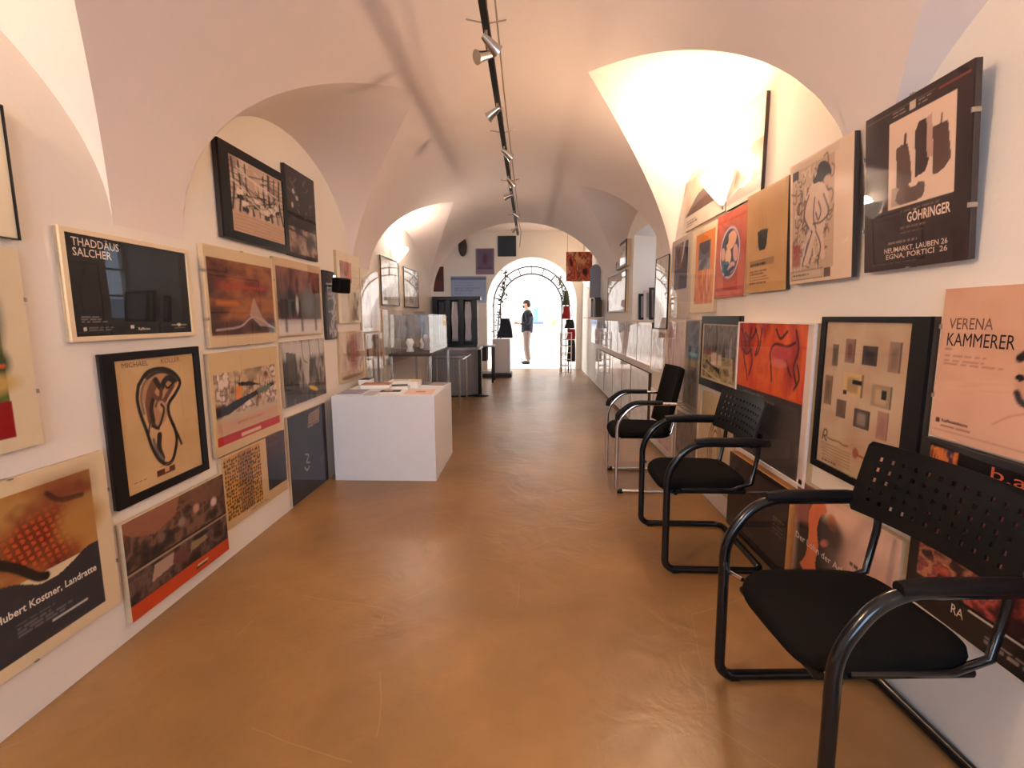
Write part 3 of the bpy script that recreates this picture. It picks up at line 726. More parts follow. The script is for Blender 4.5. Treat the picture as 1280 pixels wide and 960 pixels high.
def d_p1(a):
    a.bg(220, 200, 170); a.cloud((.12, .58, .62, .88), [(110, 50, 40), (176, 90, 62), (200, 130, 100), (80, 44, 50)], 3, 101); a.rect(.12, .03, .6, .42, (196, 176, 150), .8, .03)
    a.cloud((.55, .03, .95, .45), [(90, 80, 70), (150, 140, 120), (210, 200, 180)], 3, 103, su=2); a.rows(.66, .5, .95, .85, 7, (180, 160, 140), 4, .5)
poster('cream poster with a brick-red portrait in its upper corner', 'L', 4.25, 4.815, 1.30, 1.93, d_p1, 110)
def d_p2(a):
    a.bg(200, 172, 136); a.cloud((.06, .12, .94, .97), [(190, 160, 136), (206, 182, 156), (176, 140, 120)], 2, 111); a.ell(.55, .55, .24, .34, (164, 108, 98), soft=.5); a.ell(.35, .62, .1, .16, (140, 110, 80), soft=.6)
    a.line([(.78, .2), (.84, .34), (.92, .42)], .03, (60, 44, 40)); a.rect(.06, .05, .9, .12, (120, 90, 66), .7, .02)
poster('faded poster with a soft rose-coloured oval, just above the white plinth', 'L', 4.22, 4.85, .765, 1.225, d_p2, 110)
def d_p3(a):
    a.bg(222, 206, 184); a.cloud((.08, .06, .55, .82), [(110, 80, 74), (170, 136, 120), (200, 176, 160)], 3, 121, su=2); a.rect(.58, .1, .94, .8, (214, 212, 222), .8, .04)
poster('cream poster half brown stripes and half pale blue sheet', 'L', 4.828, 5.41, 1.205, 1.84, d_p3, 100)
def d_p4(a):
    a.bg(186, 160, 136); a.cloud((.04, .35, .96, .97), [(60, 44, 42), (150, 118, 100), (196, 168, 140)], 4, 131, su=2.5, sv=.6, contrast=2.6); a.rect(.04, .04, .96, .35, (120, 96, 86), .9, .02)
poster('poster of brown feather-like shapes above a plain brown block', 'L', 4.91, 5.475, .585, 1.187, d_p4, 100)
def d_light(seed):
    def d(a):
        a.bg(216, 206, 194); a.cloud((.07, .07, .93, .93), [(196, 184, 172), (226, 218, 208), (160, 146, 140)], 3, seed)
    return d
poster('pale glazed picture with a black edge, first below the far left wall lamp', 'L', 5.50, 6.25, 1.49, 2.045, d_light(141), 70, frame='black_frame', fw=(.012, .012, .012, .012))
poster('pale glazed picture with a round-topped mount, last before the transverse arch', 'L', 6.50, 7.33, 1.485, 2.02, d_light(142), 70, frame='black_frame', fw=(.012, .012, .012, .012))
poster('white glazed sheet behind the glass display case, nearer one', 'L', 5.52, 6.30, .80, 1.44, d_light(143), 60)
poster('white glazed sheet behind the glass display case, middle one', 'L', 6.34, 6.95, .80, 1.44, d_light(144), 60)
poster('white glazed sheet behind the glass display case, farther one', 'L', 7.00, 7.75, .80, 1.44, d_light(145), 60)

# ---- right wall (viewer's left is the far end) ------------------------------
def d_goh(a):
    a.bg(46, 30, 30); a.cloud((0, 0, 1, 1), [(42, 26, 27), (54, 36, 36)], 2, 3)
    a.rect(.02, .955, .70, .965, (120, 92, 80), .7); a.rows(.30, .915, .44, .955, 2, (170, 140, 124), 5, .8); a.rows(.55, .915, .69, .955, 2, (170, 140, 124), 6, .8); a.rect(.465, .915, .525, .965, (206, 180, 160)); a.rect(.72, .945, .97, .955, (150, 70, 50), .7)
    f = lambda P: [(.27+(u-.235)*.6/.53, v) for u, v in P]; _p, _l = a.poly, a.line
    a.rect(.27, .37, .87, .895, (226, 196, 172))
    D = (92, 66, 58); E_ = (64, 42, 40)
    a.poly(f([(.31, .50), (.30, .73), (.34, .74), (.40, .735), (.43, .62), (.44, .50), (.38, .45)]), D); a.line(f([(.375, .73), (.38, .79)]), .02, E_, 1, False)
    a.poly(f([(.47, .52), (.46, .78), (.49, .83), (.56, .83), (.58, .60), (.55, .535)]), E_); a.poly(f([(.56, .61), (.55, .83), (.59, .84), (.61, .60)]), (190, 152, 136))
    a.poly(f([(.61, .50), (.60, .76), (.71, .76), (.74, .56), (.70, .52), (.65, .50)]), D); a.line(f([(.66, .76), (.665, .81)]), .010, E_, 1, False)
    a.poly(crv(f([(.30, .42), (.34, .39), (.44, .385), (.53, .40), (.55, .47), (.50, .49), (.42, .50), (.33, .48), (.30, .42)])), D); a.poly(f([(.41, .50), (.52, .505), (.48, .475), (.43, .475)]), (226, 196, 172)); a.cloud((.30, .385, .44, .50), [(70, 50, 46), (120, 92, 82)], 6, 4, a=.5)
    for v, c in ((.345, 110), (.245, 120), (.215, 120), (.165, 150)): a.rows(.40 if v > .2 else .28, v-.010, .80, v+.010, 1, (c, int(c*.8), int(c*.72)), int(v*1000), .8)
    a.rows(.10, .03, .72, .045, 1, (130, 104, 94), 9, .6)
poster('dark plum poster of brown stick-like sculptures with bold white lettering, upper row', 'R', 1.515, 1.965, 1.515, 2.067, d_goh, 270, depth=.02, edge='edge_dark', clips=True, lean=.08, off=.014,
       texts=[('GÖHRINGER', .85, .272, .031, (232, 206, 184), .03, 'RIGHT', (.172,)), ('NEUMARKT, LAUBEN 26', .84, .105, .017, (222, 196, 176), .01, 'RIGHT', (.27,)), ('EGNA, PORTICI  26', .84, .065, .017, (222, 196, 176), .01, 'RIGHT', (.26,))])
def d_ske(a):
    a.bg(226, 198, 170); a.rect(.0, .93, .8, .985, (200, 176, 150), .5)
    a.rect(.045, .10, .74, .93, (196, 164, 138)); rs = random.Random(11)
    for i in range(120):
        u, v = rs.uniform(.07, .70), rs.uniform(.13, .90); r = rs.uniform(.02, .05)
        a.line([(u+r*math.cos(t+i), v+r*1.2*math.sin(t*rs.uniform(.8, 1.3)+i)) for t in (0, 1.2, 2.4, 3.6)], .012, rs.choice([(84, 54, 48), (110, 78, 66), (60, 44, 44), (226, 200, 176)]), .9)
    a.rect(.045, .14, .20, .33, (150, 46, 42), .75, .03); a.rect(.045, .86, .16, .93, (50, 40, 38))
    Lc = (222, 192, 172)
    a.poly(crv([(.32, .72), (.40, .78), (.55, .76), (.66, .62), (.62, .45), (.58, .36), (.62, .2), (.54, .18), (.46, .36), (.36, .18), (.26, .16), (.36, .40), (.28, .52), (.30, .68)]), Lc, .9)
    for p in ([(.34, .70), (.26, .56), (.34, .44), (.40, .40)], [(.58, .66), (.66, .52), (.56, .46), (.42, .46)], [(.40, .40), (.32, .28), (.24, .15)], [(.46, .40), (.54, .28), (.50, .14)], [(.44, .66), (.42, .52), (.46, .42)], [(.5, .62), (.54, .54), (.50, .48), (.46, .54)]): a.line(p, .016, (92, 70, 70))
    a.line([(.38, .44), (.28, .28), (.20, .12)], .02, (206, 190, 190))
    a.poly(crv([(.40, .80), (.46, .83), (.50, .90), (.60, .90), (.68, .84), (.69, .76), (.62, .79), (.55, .76), (.48, .77), (.42, .77)]), (26, 30, 42)); a.ell(.65, .75, .045, .04, (200, 160, 136), soft=.5)
    a.rect(.03, .03, .58, .10, (206, 178, 150)); a.line([(.03, .03), (.58, .03), (.58, .10), (.03, .10), (.03, .03)], .006, (60, 40, 36), 1, False); a.rows(.06, .045, .52, .085, 1, (80, 54, 46), 3); a.rect(.60, .03, .70, .10, (110, 84, 72))
poster('poster of a pale swordsman drawing with dark blue hair amid swirling lines', 'R', 2.03, 2.495, 1.505, 2.058, d_ske, 230, edge='edge_dark', lean=.065, off=.018)
def d_tan(a):
    a.bg(198, 152, 96); a.cloud((0, 0, 1, 1), [(190, 144, 90), (206, 162, 106)], 3, 4, contrast=1.3)
    a.poly([(.30, .60), (.56, .60), (.53, .45), (.48, .41), (.36, .41), (.32, .46)], (30, 26, 26)); a.ell(.43, .60, .13, .012, (60, 50, 46), soft=.4)
    for u in (.34, .42, .5): a.line([(u, .62), (u+.02, .68), (u-.01, .73)], .006, (150, 108, 66), .8)
    a.rect(.10, .26, .72, .31, (120, 80, 46), .5); a.rows(.12, .255, .72, .315, 1, (40, 26, 20), 3, .95); a.line([(.1, .32), (.72, .32)], .006, (60, 40, 28), 1, False)
    a.rows(.10, .08, .74, .23, 5, (104, 66, 36), 7, .9)
poster('tan poster with a small black steaming cup', 'R', 2.56, 3.02, 1.485, 2.04, d_tan, 200, edge='edge_dark', lean=.04, off=.004)
def d_cir(a):
    a.bg(190, 84, 66); a.cloud((0, 0, 1, 1), [(176, 66, 56), (202, 104, 74), (186, 80, 62)], 3, 14, contrast=1.8)
    a.ell(.48, .52, .40, .36, (150, 84, 86), soft=.25, a=.6); a.ell(.48, .52, .33, .30, (206, 190, 200), soft=.06); a.ell(.48, .52, .30, .275, (62, 74, 104), soft=.06)
    for u, v, ru, rv, c in ((.52, .66, .17, .10, (226, 170, 138)), (.36, .68, .07, .06, (46, 66, 80)), (.44, .48, .10, .10, (226, 186, 150)), (.26, .52, .07, .08, (214, 160, 140)), (.68, .50, .08, .10, (206, 150, 140)), (.36, .36, .13, .06, (44, 100, 128)), (.56, .34, .12, .06, (216, 170, 160)), (.5, .30, .18, .03, (60, 84, 124))): a.ell(u, v, ru, rv, c, .3, .12)
    a.rect(.04, .08, .96, .12, (150, 44, 50), .8); a.line([(.04, .02), (.96, .02)], .01, (150, 50, 44), 1, False)
poster('brick-red poster with a round blue and pink medallion', 'R', 3.06, 3.54, 1.475, 2.025, d_cir, 180)
def d_ora(a):
    a.bg(226, 206, 176); a.rect(.18, .10, .94, .92, (218, 130, 50)); a.cloud((.18, .10, .94, .48), [(206, 108, 60), (226, 160, 96), (190, 90, 50), (232, 190, 150)], 4, 24, su=3, sv=.5)
    a.rect(.30, .50, .78, .82, (96, 84, 96)); a.cloud((.30, .50, .78, .62), [(80, 84, 110), (150, 150, 160), (60, 60, 80)], 5, 25)
poster('cream-matted orange poster with a grey picture inset', 'R', 3.545, 4.06, 1.38, 2.02, d_ora, 150)
def d_gre(a):
    a.bg(196, 180, 168); a.rect(.16, .36, .84, .94, (84, 76, 84)); a.cloud((.16, .62, .84, .94), [(70, 60, 70), (150, 120, 112), (96, 76, 80)], 3, 34); a.poly([(.5, .94), (.84, .94), (.84, .6), (.74, .8)], (40, 38, 46)); a.poly([(.62, .94), (.70, .94), (.60, .74), (.5, .68)], (206, 190, 186))
poster('grey-mounted poster with a dusky figure photograph, left of the orange one', 'R', 4.08, 4.62, 1.335, 2.02, d_gre, 130)
def d_bgA(a):
    a.bg(214, 190, 166); a.cloud((0, .30, 1, 1), [(206, 176, 150), (222, 200, 176)], 2, 44)
    a.poly(crv([(.0, .30), (.16, .45), (.36, .62), (.62, .64), (.82, .5), (1.0, .30)])+[(0, .30)], (104, 78, 70)); a.rect(0, 0, 1, .29, (226, 212, 196)); a.rows(.05, .06, .36, .20, 3, (70, 56, 52), 5, .8)
poster('wide poster of a brown dome above a white caption strip, behind the lit wall lamp', 'R', 3.43, 4.28, 2.05, 2.44, d_bgA, 130)
def d_bgB(a):
    a.bg(232, 208, 170); a.cloud((0, .32, 1, 1), [(226, 204, 164), (238, 220, 184)], 2, 54); a.ell(.85, .22, .62, .36, (168, 138, 108), soft=.06); a.rect(0, 0, 1, .2, (206, 168, 156)); a.rect(0, 0, 1, .05, (226, 206, 190))
poster('poster of a tan hillside curve, hung highest in the right arch', 'R', 2.92, 3.41, 2.04, 2.58, d_bgB, 120, edge='edge_dark')
def d_mir(a):
    a.bg(226, 220, 216); a.cloud((0, 0, 1, 1), [(206, 196, 192), (236, 230, 226)], 3, 64)
    for p in ([(.3, 1), (.5, .6), (.45, .1)], [(.5, .62), (.75, .8), (.85, .95)], [(.48, .5), (.7, .3), (.8, .05)]): a.line(p, .016, (110, 96, 96), .8)
poster('tall pale poster of bare twigs beside the window niche', 'R', 4.70, 5.19, 1.23, 1.93, d_mir, 110, frame='black_frame', fw=(.006, .014, .006, .006))
def d_ret(a):
    a.bg(186, 160, 130); a.cloud((0, 0, 1, 1), [(180, 150, 122), (196, 170, 140), (186, 150, 124)], 2, 74)
    for (u, v, w_, h_, c1, c2) in ((.10, .70, .085, .15, (120, 104, 84), (92, 78, 64)), (.28, .735, .12, .155, (140, 110, 92), (110, 62, 58)), (.50, .735, .17, .12, (70, 58, 56), (44, 38, 40)), (.79, .71, .12, .18, (150, 120, 100), (120, 96, 84)), (.03, .42, .11, .21, (136, 108, 84), (104, 78, 62)), (.29, .52, .25, .15, (206, 172, 120), (150, 120, 84)), (.64, .49, .22, .14, (156, 132, 104), (190, 160, 126)), (.22, .36, .13, .12, (112, 90, 74), (90, 72, 60)), (.46, .33, .19, .12, (84, 70, 66), (150, 132, 118)), (.73, .30, .12, .17, (170, 120, 104), (150, 110, 92))):
        a.rect(u, v, u+w_, v+h_, c1); a.rect(u+w_*.2, v+h_*.15, u+w_*.75, v+h_*.8, c2, .8, .02); a.rect(u+w_*.9, v, u+w_, v+h_, (70, 54, 46), .7)
    a.rect(.40, .60, .52, .63, (24, 20, 20)); a.rect(.30, .52, .34, .55, (24, 20, 20)); a.rect(.75, .54, .80, .60, (30, 26, 24))
    a.line([(.06, .17), (.08, .235), (.12, .235), (.12, .20), (.08, .195), (.12, .165)], .012, (64, 44, 34)); a.line([(.13, .19), (.2, .185), (.28, .19), (.36, .18), (.42, .185)], .009, (110, 76, 46))
    a.ell(.52, .16, .035, .035, (150, 52, 40), soft=.4, a=.8); a.line([(.54, .155), (.62, .15), (.70, .15)], .014, (160, 70, 50))
    for i in range(6): a.line([(.04+.01*i, .145-.02*i), (.25, .14-.02*i), (.46, .138-.02*i)], .005, (120, 96, 60), .9)
    a.rows(.08, .012, .4, .035, 1, (90, 66, 50), 4)
poster('black-framed poster with rows of small box-like objects on beige', 'R', 1.625, 2.215, .68, 1.347, d_ret, 230, frame='black_frame', fw=(.034, .075, .03, .022), depth=.026, edge='edge_dark',
       texts=[])
def d_redb(a):
    a.bg(222, 206, 196); a.cloud((0, .50, .93, 1), [(180, 40, 30), (206, 66, 36), (222, 100, 44), (170, 44, 44)], 2.5, 84, su=1.6, sv=.8, contrast=2)
    K = (54, 20, 30)
    for p in ([(.04, .95), (.12, .84), (.10, .74), (.16, .62), (.18, .56)], [(.2, .96), (.18, .84), (.24, .72), (.2, .60)], [(.10, .92), (.2, .88), (.28, .95)], [(.26, .96), (.32, .86), (.28, .76)], [(.36, .96), (.34, .82), (.30, .76)], [(.06, .80), (.14, .76), (.22, .80)],
              [(.52, .70), (.50, .80), (.56, .86), (.70, .85), (.80, .88)], [(.80, .96), (.84, .84), (.80, .72), (.84, .62), (.82, .58)], [(.52, .70), (.54, .60)], [(.70, .78), (.74, .70), (.78, .66)], [(.56, .96), (.62, .90), (.70, .95)], [(.58, .78), (.66, .74), (.72, .78)], [(.84, .74), (.87, .66), (.84, .60)]): a.line(p, .02, K, .9)
    a.ell(.64, .80, .12, .05, (190, 70, 78), soft=.5); a.ell(.62, .73, .10, .03, (214, 120, 110), soft=.5, a=.8); a.ell(.12, .84, .1, .08, (120, 40, 50), soft=.6, a=.7)
    a.rect(0, 0, .93, .50, (74, 66, 64)); a.cloud((0, 0, .93, .47), [(64, 56, 54), (84, 76, 72), (70, 60, 52)], 2, 85); a.rows(.12, .455, .62, .485, 1, (150, 132, 124), 4, .6); a.rows(.36, .43, .62, .455, 1, (150, 132, 124), 6, .6); a.rect(0, .08, .93, .2, (84, 70, 50), .5, .1)
poster('large poster of dark animal line figures on vivid red above a grey half', 'R', 2.25, 3.07, .545, 1.317, d_redb, 200, frame='white_frame', fw=(.006, .012, .008, .006), depth=.03)
def d_ver(a):
    a.bg(214, 166, 138); a.cloud((0, 0, 1, 1), [(206, 156, 128), (220, 174, 146)], 2, 94, contrast=1.4)
    a.rows(.03, .50, .30, .57, 4, (150, 106, 88), 4, .7); a.line([(.03, .605), (.055, .605)], .006, (60, 40, 34), 1, False); a.rect(.022, .105, .042, .135, (80, 50, 40)); a.rows(.05, .08, .22, .10, 1, (110, 76, 60), 5, .8)
    a.line([(.02, .05), (.98, .05)], .004, (130, 84, 66), 1, False)
    a.ell(.42, .45, .10, .16, (200, 150, 124), soft=.2); a.line([(.325, .58), (.36, .62), (.44, .63), (.5, .6)], .05, (36, 24, 24)); a.ell(.335, .47, .016, .02, (30, 20, 20)); a.line([(.33, .38), (.35, .33), (.40, .31)], .04, (44, 28, 28)); a.line([(.42, .30), (.32, .24), (.26, .17)], .008, (180, 130, 106))
poster('large peach poster with a thin two-line name, beside the black-framed one', 'R', .80, 1.597, .967, 1.432, d_ver, 200, clips=True, depth=.02,
       texts=[('VERENA', .035, .735, .034, (120, 78, 66), .0, 'LEFT', (.145,)), ('KAMMERER', .03, .625, .040, (40, 26, 26), .0, 'LEFT', (.215,)), ('Raiffeisenkasse', .05, .112, .011, (90, 58, 48), .02)])
def d_bfr(a):
    a.bg(206, 186, 150); a.cloud((.04, .42, .96, .97), [(96, 90, 88), (130, 122, 118), (70, 64, 66), (150, 140, 132)], 3, 104, su=2.5, sv=.7); a.cloud((.04, .04, .96, .45), [(130, 116, 76), (190, 170, 120), (100, 80, 60), (150, 60, 60)], 4, 105, contrast=2.4)
    a.line([(.42, .95), (.45, .75), (.42, .55)], .06, (50, 36, 42)); a.rect(.30, .28, .46, .50, (216, 190, 170), 1, .03); a.rect(.50, .30, .60, .48, (206, 180, 166), 1, .03); a.poly([(.12, .30), (.40, .22), (.56, .14), (.56, .24), (.34, .28), (.16, .36)], (34, 26, 24)); a.line([(.05, .18), (.3, .10), (.6, .05)], .02, (226, 206, 170)); a.rect(.08, .48, .35, .53, (176, 70, 50), .7, .04)
poster('black-framed poster of a moored boat under grey sky', 'R', 3.08, 3.742, .84, 1.352, d_bfr, 160, frame='black_frame', fw=(.012, .012, .055, .055), edge='edge_dark')
def d_blp(a):
    a.bg(176, 160, 144); a.rect(.06, .55, .9, .98, (60, 66, 86)); a.cloud((.06, .55, .9, .98), [(46, 50, 70), (110, 120, 140), (60, 66, 90)], 4, 114); a.rect(.3, .60, .85, .64, (110, 190, 206), .9, .02); a.rect(.06, .48, .9, .56, (150, 130, 80), .9, .02); a.cloud((.06, .05, .9, .48), [(90, 80, 74), (150, 136, 124), (60, 54, 54)], 3, 115)
poster('narrow poster with a slate blue upper half, beside the boat picture', 'R', 3.77, 4.14, .60, 1.325, d_blp, 130)
def d_pa(a):
    a.bg(216, 196, 190); a.cloud((.06, .06, .94, .94), [(206, 180, 176), (226, 212, 208), (180, 140, 140)], 3, 124, su=3); a.line([(.45, .95), (.42, .5), (.48, .1)], .016, (150, 110, 110)); a.line([(.42, .6), (.3, .2)], .012, (150, 120, 116))
poster('pinkish-white poster above the farthest chair', 'R', 4.165, 4.68, .63, 1.305, d_pa, 100)
def d_pal(c1, c2, c3, seed):
    def d(a):
        a.bg(*WHITE); a.cloud((.06, .06, .94, .94), [c1, c2, c3], 3, seed, su=1.5, contrast=2.4)
    return d
poster('small poster of a brown seated form on white, behind the farthest chair', 'R', 4.715, 5.255, .785, 1.222, d_pal((206, 190, 170), (160, 120, 100), (220, 206, 190), 134), 90)
for i, (ya, yb_, lab) in enumerate(((5.28, 5.97, 'first from the window niche'), (6.0, 6.62, 'second from the window niche'), (6.66, 7.28, 'third from the window niche'), (7.32, 7.95, 'fourth from the window niche'), (8.0, 8.7, 'fifth from the window niche'), (8.75, 9.5, 'sixth from the window niche'), (9.55, 10.4, 'last of its row'))):
    poster('pale glazed poster in the middle row on the right wall, '+lab, 'R', ya, yb_, .82, 1.285, d_pal((226, 220, 216), (196, 184, 186), (150, 140, 142), 150+i), 60, edge='edge_dark', group='pale posters in the right middle row')
for i, (ya, yb_, lab) in enumerate(((5.30, 6.20, 'right beside the farthest chair'), (6.25, 6.83, 'second beyond the farthest chair'), (6.87, 7.58, 'third beyond the farthest chair'), (7.62, 8.45, 'fourth beyond the farthest chair'), (8.5, 9.55, 'fifth beyond the farthest chair'))):
    poster('pale board standing at the foot of the right wall, '+lab, 'R', ya, yb_, .06, .74, d_pal((232, 224, 214), (212, 196, 186), (226, 216, 206), 170+i), 50, edge='edge_dark', depth=.035, group='pale boards at the foot of the right wall')
def d_arc(a):
    a.bg(214, 192, 156); a.cloud((0, 0, 1, 1), [(200, 176, 140), (222, 202, 168)], 2, 180)
    for r in (.10, .16, .22): a.line([(.5-r, .1), (.5-r, .5), (.5, .5+r*1.2), (.5+r, .5), (.5+r, .1)], .02, (130, 90, 56))
poster('beige poster of nested brown arches, behind the middle chair', 'R', 3.10, 3.66, .16, .80, d_arc, 120)
poster('grey-brown poster low behind the farthest chair seat', 'R', 3.72, 4.32, .06, .57, d_pal((120, 106, 98), (150, 132, 118), (96, 84, 80), 181), 90)
poster('rose-tinted board low behind the farthest chair back', 'R', 4.36, 5.22, .06, .60, d_pal((210, 170, 156), (226, 200, 190), (190, 140, 130), 182), 80)
def d_drk(a):
    a.bg(34, 25, 25); a.cloud((0, 0, 1, 1), [(30, 22, 22), (42, 32, 31)], 2, 190); a.line([(.03, .62), (.3, .62), (.62, .60)], .006, (110, 90, 80), 1, False); a.rows(.55, .66, .70, .72, 2, (110, 90, 80), 4, .7); a.rows(.80, .42, .96, .62, 5, (120, 100, 92), 6, .7); a.rows(.1, .04, .7, .18, 3, (96, 78, 70), 7, .6)
poster('black-brown poster on a thick wood-edged board behind the nearest two chairs', 'R', 2.33, 3.05, .03, .505, d_drk, 150, edge='wood_edge', depth=.05)
def d_loh(a):
    a.bg(222, 180, 160); a.rect(0, 0, .55, 1, (30, 24, 24), 1, .14); a.rect(0, .62, .18, 1, (140, 84, 74), .9, .08); a.rect(.5, 0, 1, .50, (170, 116, 112), .8, .3); a.rect(.45, .5, 1, .9, (186, 146, 126), .5, .3); a.rect(.3, .80, 1, 1, (226, 186, 162), 1, .12)
    a.poly(crv([(.10, .22), (.16, .34), (.18, .55), (.16, .74), (.22, .88), (.31, .93), (.36, .86), (.30, .80), (.27, .66), (.30, .50), (.28, .34), (.32, .20), (.20, .14)]), (206, 112, 70)); a.ell(.42, .80, .05, .07, (190, 120, 84), .3, .4); a.ell(.36, .58, .05, .03, (190, 100, 92), .6, .5); a.ell(.44, .70, .1, .12, (34, 26, 26), 0, .6, .7)
    a.ell(.58, .26, .04, .09, (176, 126, 60), .3, .5); a.line([(.52, .12), (.62, .22), (.70, .10)], .02, (216, 180, 150)); a.rows(.62, .46, .92, .62, 2, (50, 34, 36), 4, .9); a.rows(.70, .36, .92, .42, 2, (110, 80, 74), 5, .8)
poster('poster of a raised forearm in shadow fading to pink, behind the nearest chair seat', 'R', 1.645, 2.305, .07, .575, d_loh, 200, depth=.03,
       texts=[('Der Lohn der Arbeit', .02, .44, .030, (226, 206, 196), .01, 'LEFT', (.42,))])
def d_bar(a):
    a.bg(20, 17, 19); a.cloud((.05, .88, .17, .965), [(60, 26, 22), (150, 60, 30), (226, 130, 66), (60, 40, 60)], 8, 200, su=3, contrast=3)
    a.cloud((.05, .19, 1, .82), [(50, 22, 24), (120, 44, 40), (190, 84, 60), (90, 50, 60), (206, 130, 90), (60, 30, 34)], 8, 201, contrast=2.8)
    a.rect(0, 0, 1, .165, (20, 16, 17)); a.rect(.29, .16, 1, .168, (206, 190, 170)); a.rows(.36, .05, .95, .10, 2, (150, 130, 120), 3, .7)
poster('black poster with red crowd pictures and spaced orange letters, under the peach poster', 'R', .80, 1.612, .40, .957, d_bar, 190, depth=.03, edge='edge_dark',
       texts=[('b.a.r', .30, .895, .034, (206, 96, 60), .0, 'LEFT', (.16,)), ('FARID', .054, .10, .030, (230, 206, 180), .0, 'LEFT', (.09,)), ('RA', .22, .09, .030, (230, 206, 180), .0, 'LEFT', (.042,))])
# pictures around and beyond the niche
poster('wide pale glazed picture between window niche and transverse arch', 'R', 6.72, 8.25, 1.42, 1.98, d_light(210), 50, frame='black_frame', fw=(.014, .014, .02, .02), depth=.035)
poster('picture in a black frame high above the wide pale one', 'R', 6.60, 7.35, 2.02, 2.36, d_light(211), 50, frame='black_frame', fw=(.03, .03, .03, .03), depth=.06)
# end wall
def d_pur(a):
    a.bg(128, 112, 128); a.rect(.1, .25, .9, .95, (104, 86, 108)); a.ell(.5, .6, .14, .22, (90, 54, 72), soft=.5); a.rect(.1, .2, .9, .28, (70, 56, 84), .8)
poster('purple-grey picture of a standing figure on the end wall', 'E', -1.38, -.91, 2.42, 3.06, d_pur, 60, x=DY)
def d_tea(a): a.bg(26, 36, 46); a.cloud((0, 0, 1, 1), [(24, 32, 42), (40, 54, 64)], 2, 220)
poster('dark teal panel hung high above the arched opening', 'E', -.82, -.36, 2.86, 3.36, d_tea, 50, x=DY, edge='edge_dark')
def d_lbl(a):
    a.bg(150, 162, 190); a.rect(0, .86, 1, .96, (96, 108, 140)); a.rows(.1, .3, .9, .8, 5, (110, 122, 156), 4, .7); a.rect(.05, .05, .3, .2, (206, 214, 226))
poster('light blue notice sheet on the end wall beside the arched opening', 'E', -2.02, -1.12, 1.72, 2.38, d_lbl, 50, x=DY)
def d_mrn(a): a.bg(60, 26, 30); a.cloud((.1, .1, .9, .9), [(50, 20, 24), (110, 40, 40)], 3, 222)
poster('dark maroon picture at the far left of the end wall', 'E', -2.55, -2.20, 2.0, 2.62, d_mrn, 40, x=DY)

# ------------------------------------------------------------------ wall lamps
def sconce(label, side, y, z, r=.17, h=.19, power=74, col=SCONCE_COL):
    xw = XR if side > 0 else XL
    t = thing('wall_lamp', label, 'lamp', (xw, y, z), PI if side > 0 else 0.0, 'half-bowl wall lamps')
    # local +x points into the room
    prof = [(.012, 0), (.035, .012), (.075, .055), (.12, .11), (.155, .155), (r, h)]
    inn = [(q[0]-.006, q[1]+.006) for q in reversed(prof)]
    b = MB().lathe([(p[0], p[1]) for p in prof]+inn, 28, (0.012, 0, 0), -PI/2, PI/2)
    b.build('lamp_bowl', 'lamp_glass', t)
    MB().bevbox(.001, .014, -.05, .05, .02, h-.03, .003).build('wall_plate', 'white_frame', t)
    MB().sphere((.075, 0, .10), .022, .022, .035).build('bulb', 'bulb', t)
    MB().lathe([(.001, -.03), (.012, -.024), (.014, -.004), (.008, .004)], 12, (.014, 0, 0)).build('finial', 'clip', t)
    ld = bpy.data.lights.new('wall_lamp_light', 'POINT'); ld.energy = power; ld.color = col; ld.shadow_soft_size = .09
    lo = bpy.data.objects.new('wall_lamp_light', ld); COL.objects.link(lo); lo.parent = t; lo.location = (.12, 0, h+.015)
    return t
sconce('glowing half-bowl wall lamp on the right wall above the brick-red poster', 1, 3.47, 2.09)
sconce('glowing half-bowl wall lamp above the pale pictures on the left wall', -1, 6.22, 2.03, .16, .18, 26, (1.0, .84, .72))
sconce('half-bowl wall lamp on the near left wall, out of the picture', -1, .40, 2.10, power=100)
sconce('half-bowl wall lamp far off beside the red hanging picture', 1, 11.3, 2.02, power=26)

# ------------------------------------------------------------------ ceiling track
TZ = 2.70
tr = thing('track_light', 'black ceiling light track with small silver spots along the vault crown', 'track light', (-.21, 2.0, TZ))
MB().bevbox(-.017, .017, 0, 6.3, -.012, .022, .003).build('rail', 'track', tr)
MB().tube([(.05, -.2, .12), (.045, 1.2, .035), (.045, 2.6, .035), (.045, 4.2, .03), (.04, 5.6, .03), (.06, 6.0, .0), (.03, 6.3, -.2)], .005, 6).build('cable', 'wire', tr)
def spot(y, az, el, lit=False):
    a = MB().tube([(0, y, -.01), (0, y, -.05)], .007, 8)
    d = Vector((math.cos(el)*math.sin(az), math.cos(el)*math.cos(az), -math.sin(el)))
    p = Vector((0, y, -.055))
    s_ = MB().tube([p-d*.02, p+d*.01, p+d*.055, p+d*.075], [.014, .02, .026, .034], 14)
    o = a.build('spot_arm', 'steel', tr)
    s_.build('spot_head', 'steel', o)
for y, az, el in ((.48, .9, .5), (.62, -2.2, .4), (1.27, -1.2, .5), (2.05, 1.0, .5), (2.86, .6, .5), (3.45, -1.4, .3), (4.4, 1.3, .5), (5.4, -1.0, .5)): spot(y, az, el)
for y in (.55, 1.95, 3.3, 5.0):
    hp = MB().tube([(0, y, .02), (0, y, .236)], .003, 6).tube([(-.10, y-.02, .06), (0, y, .05), (.09, y+.03, .08)], .004, 6)
    hp.build('hanger', 'wire', tr)

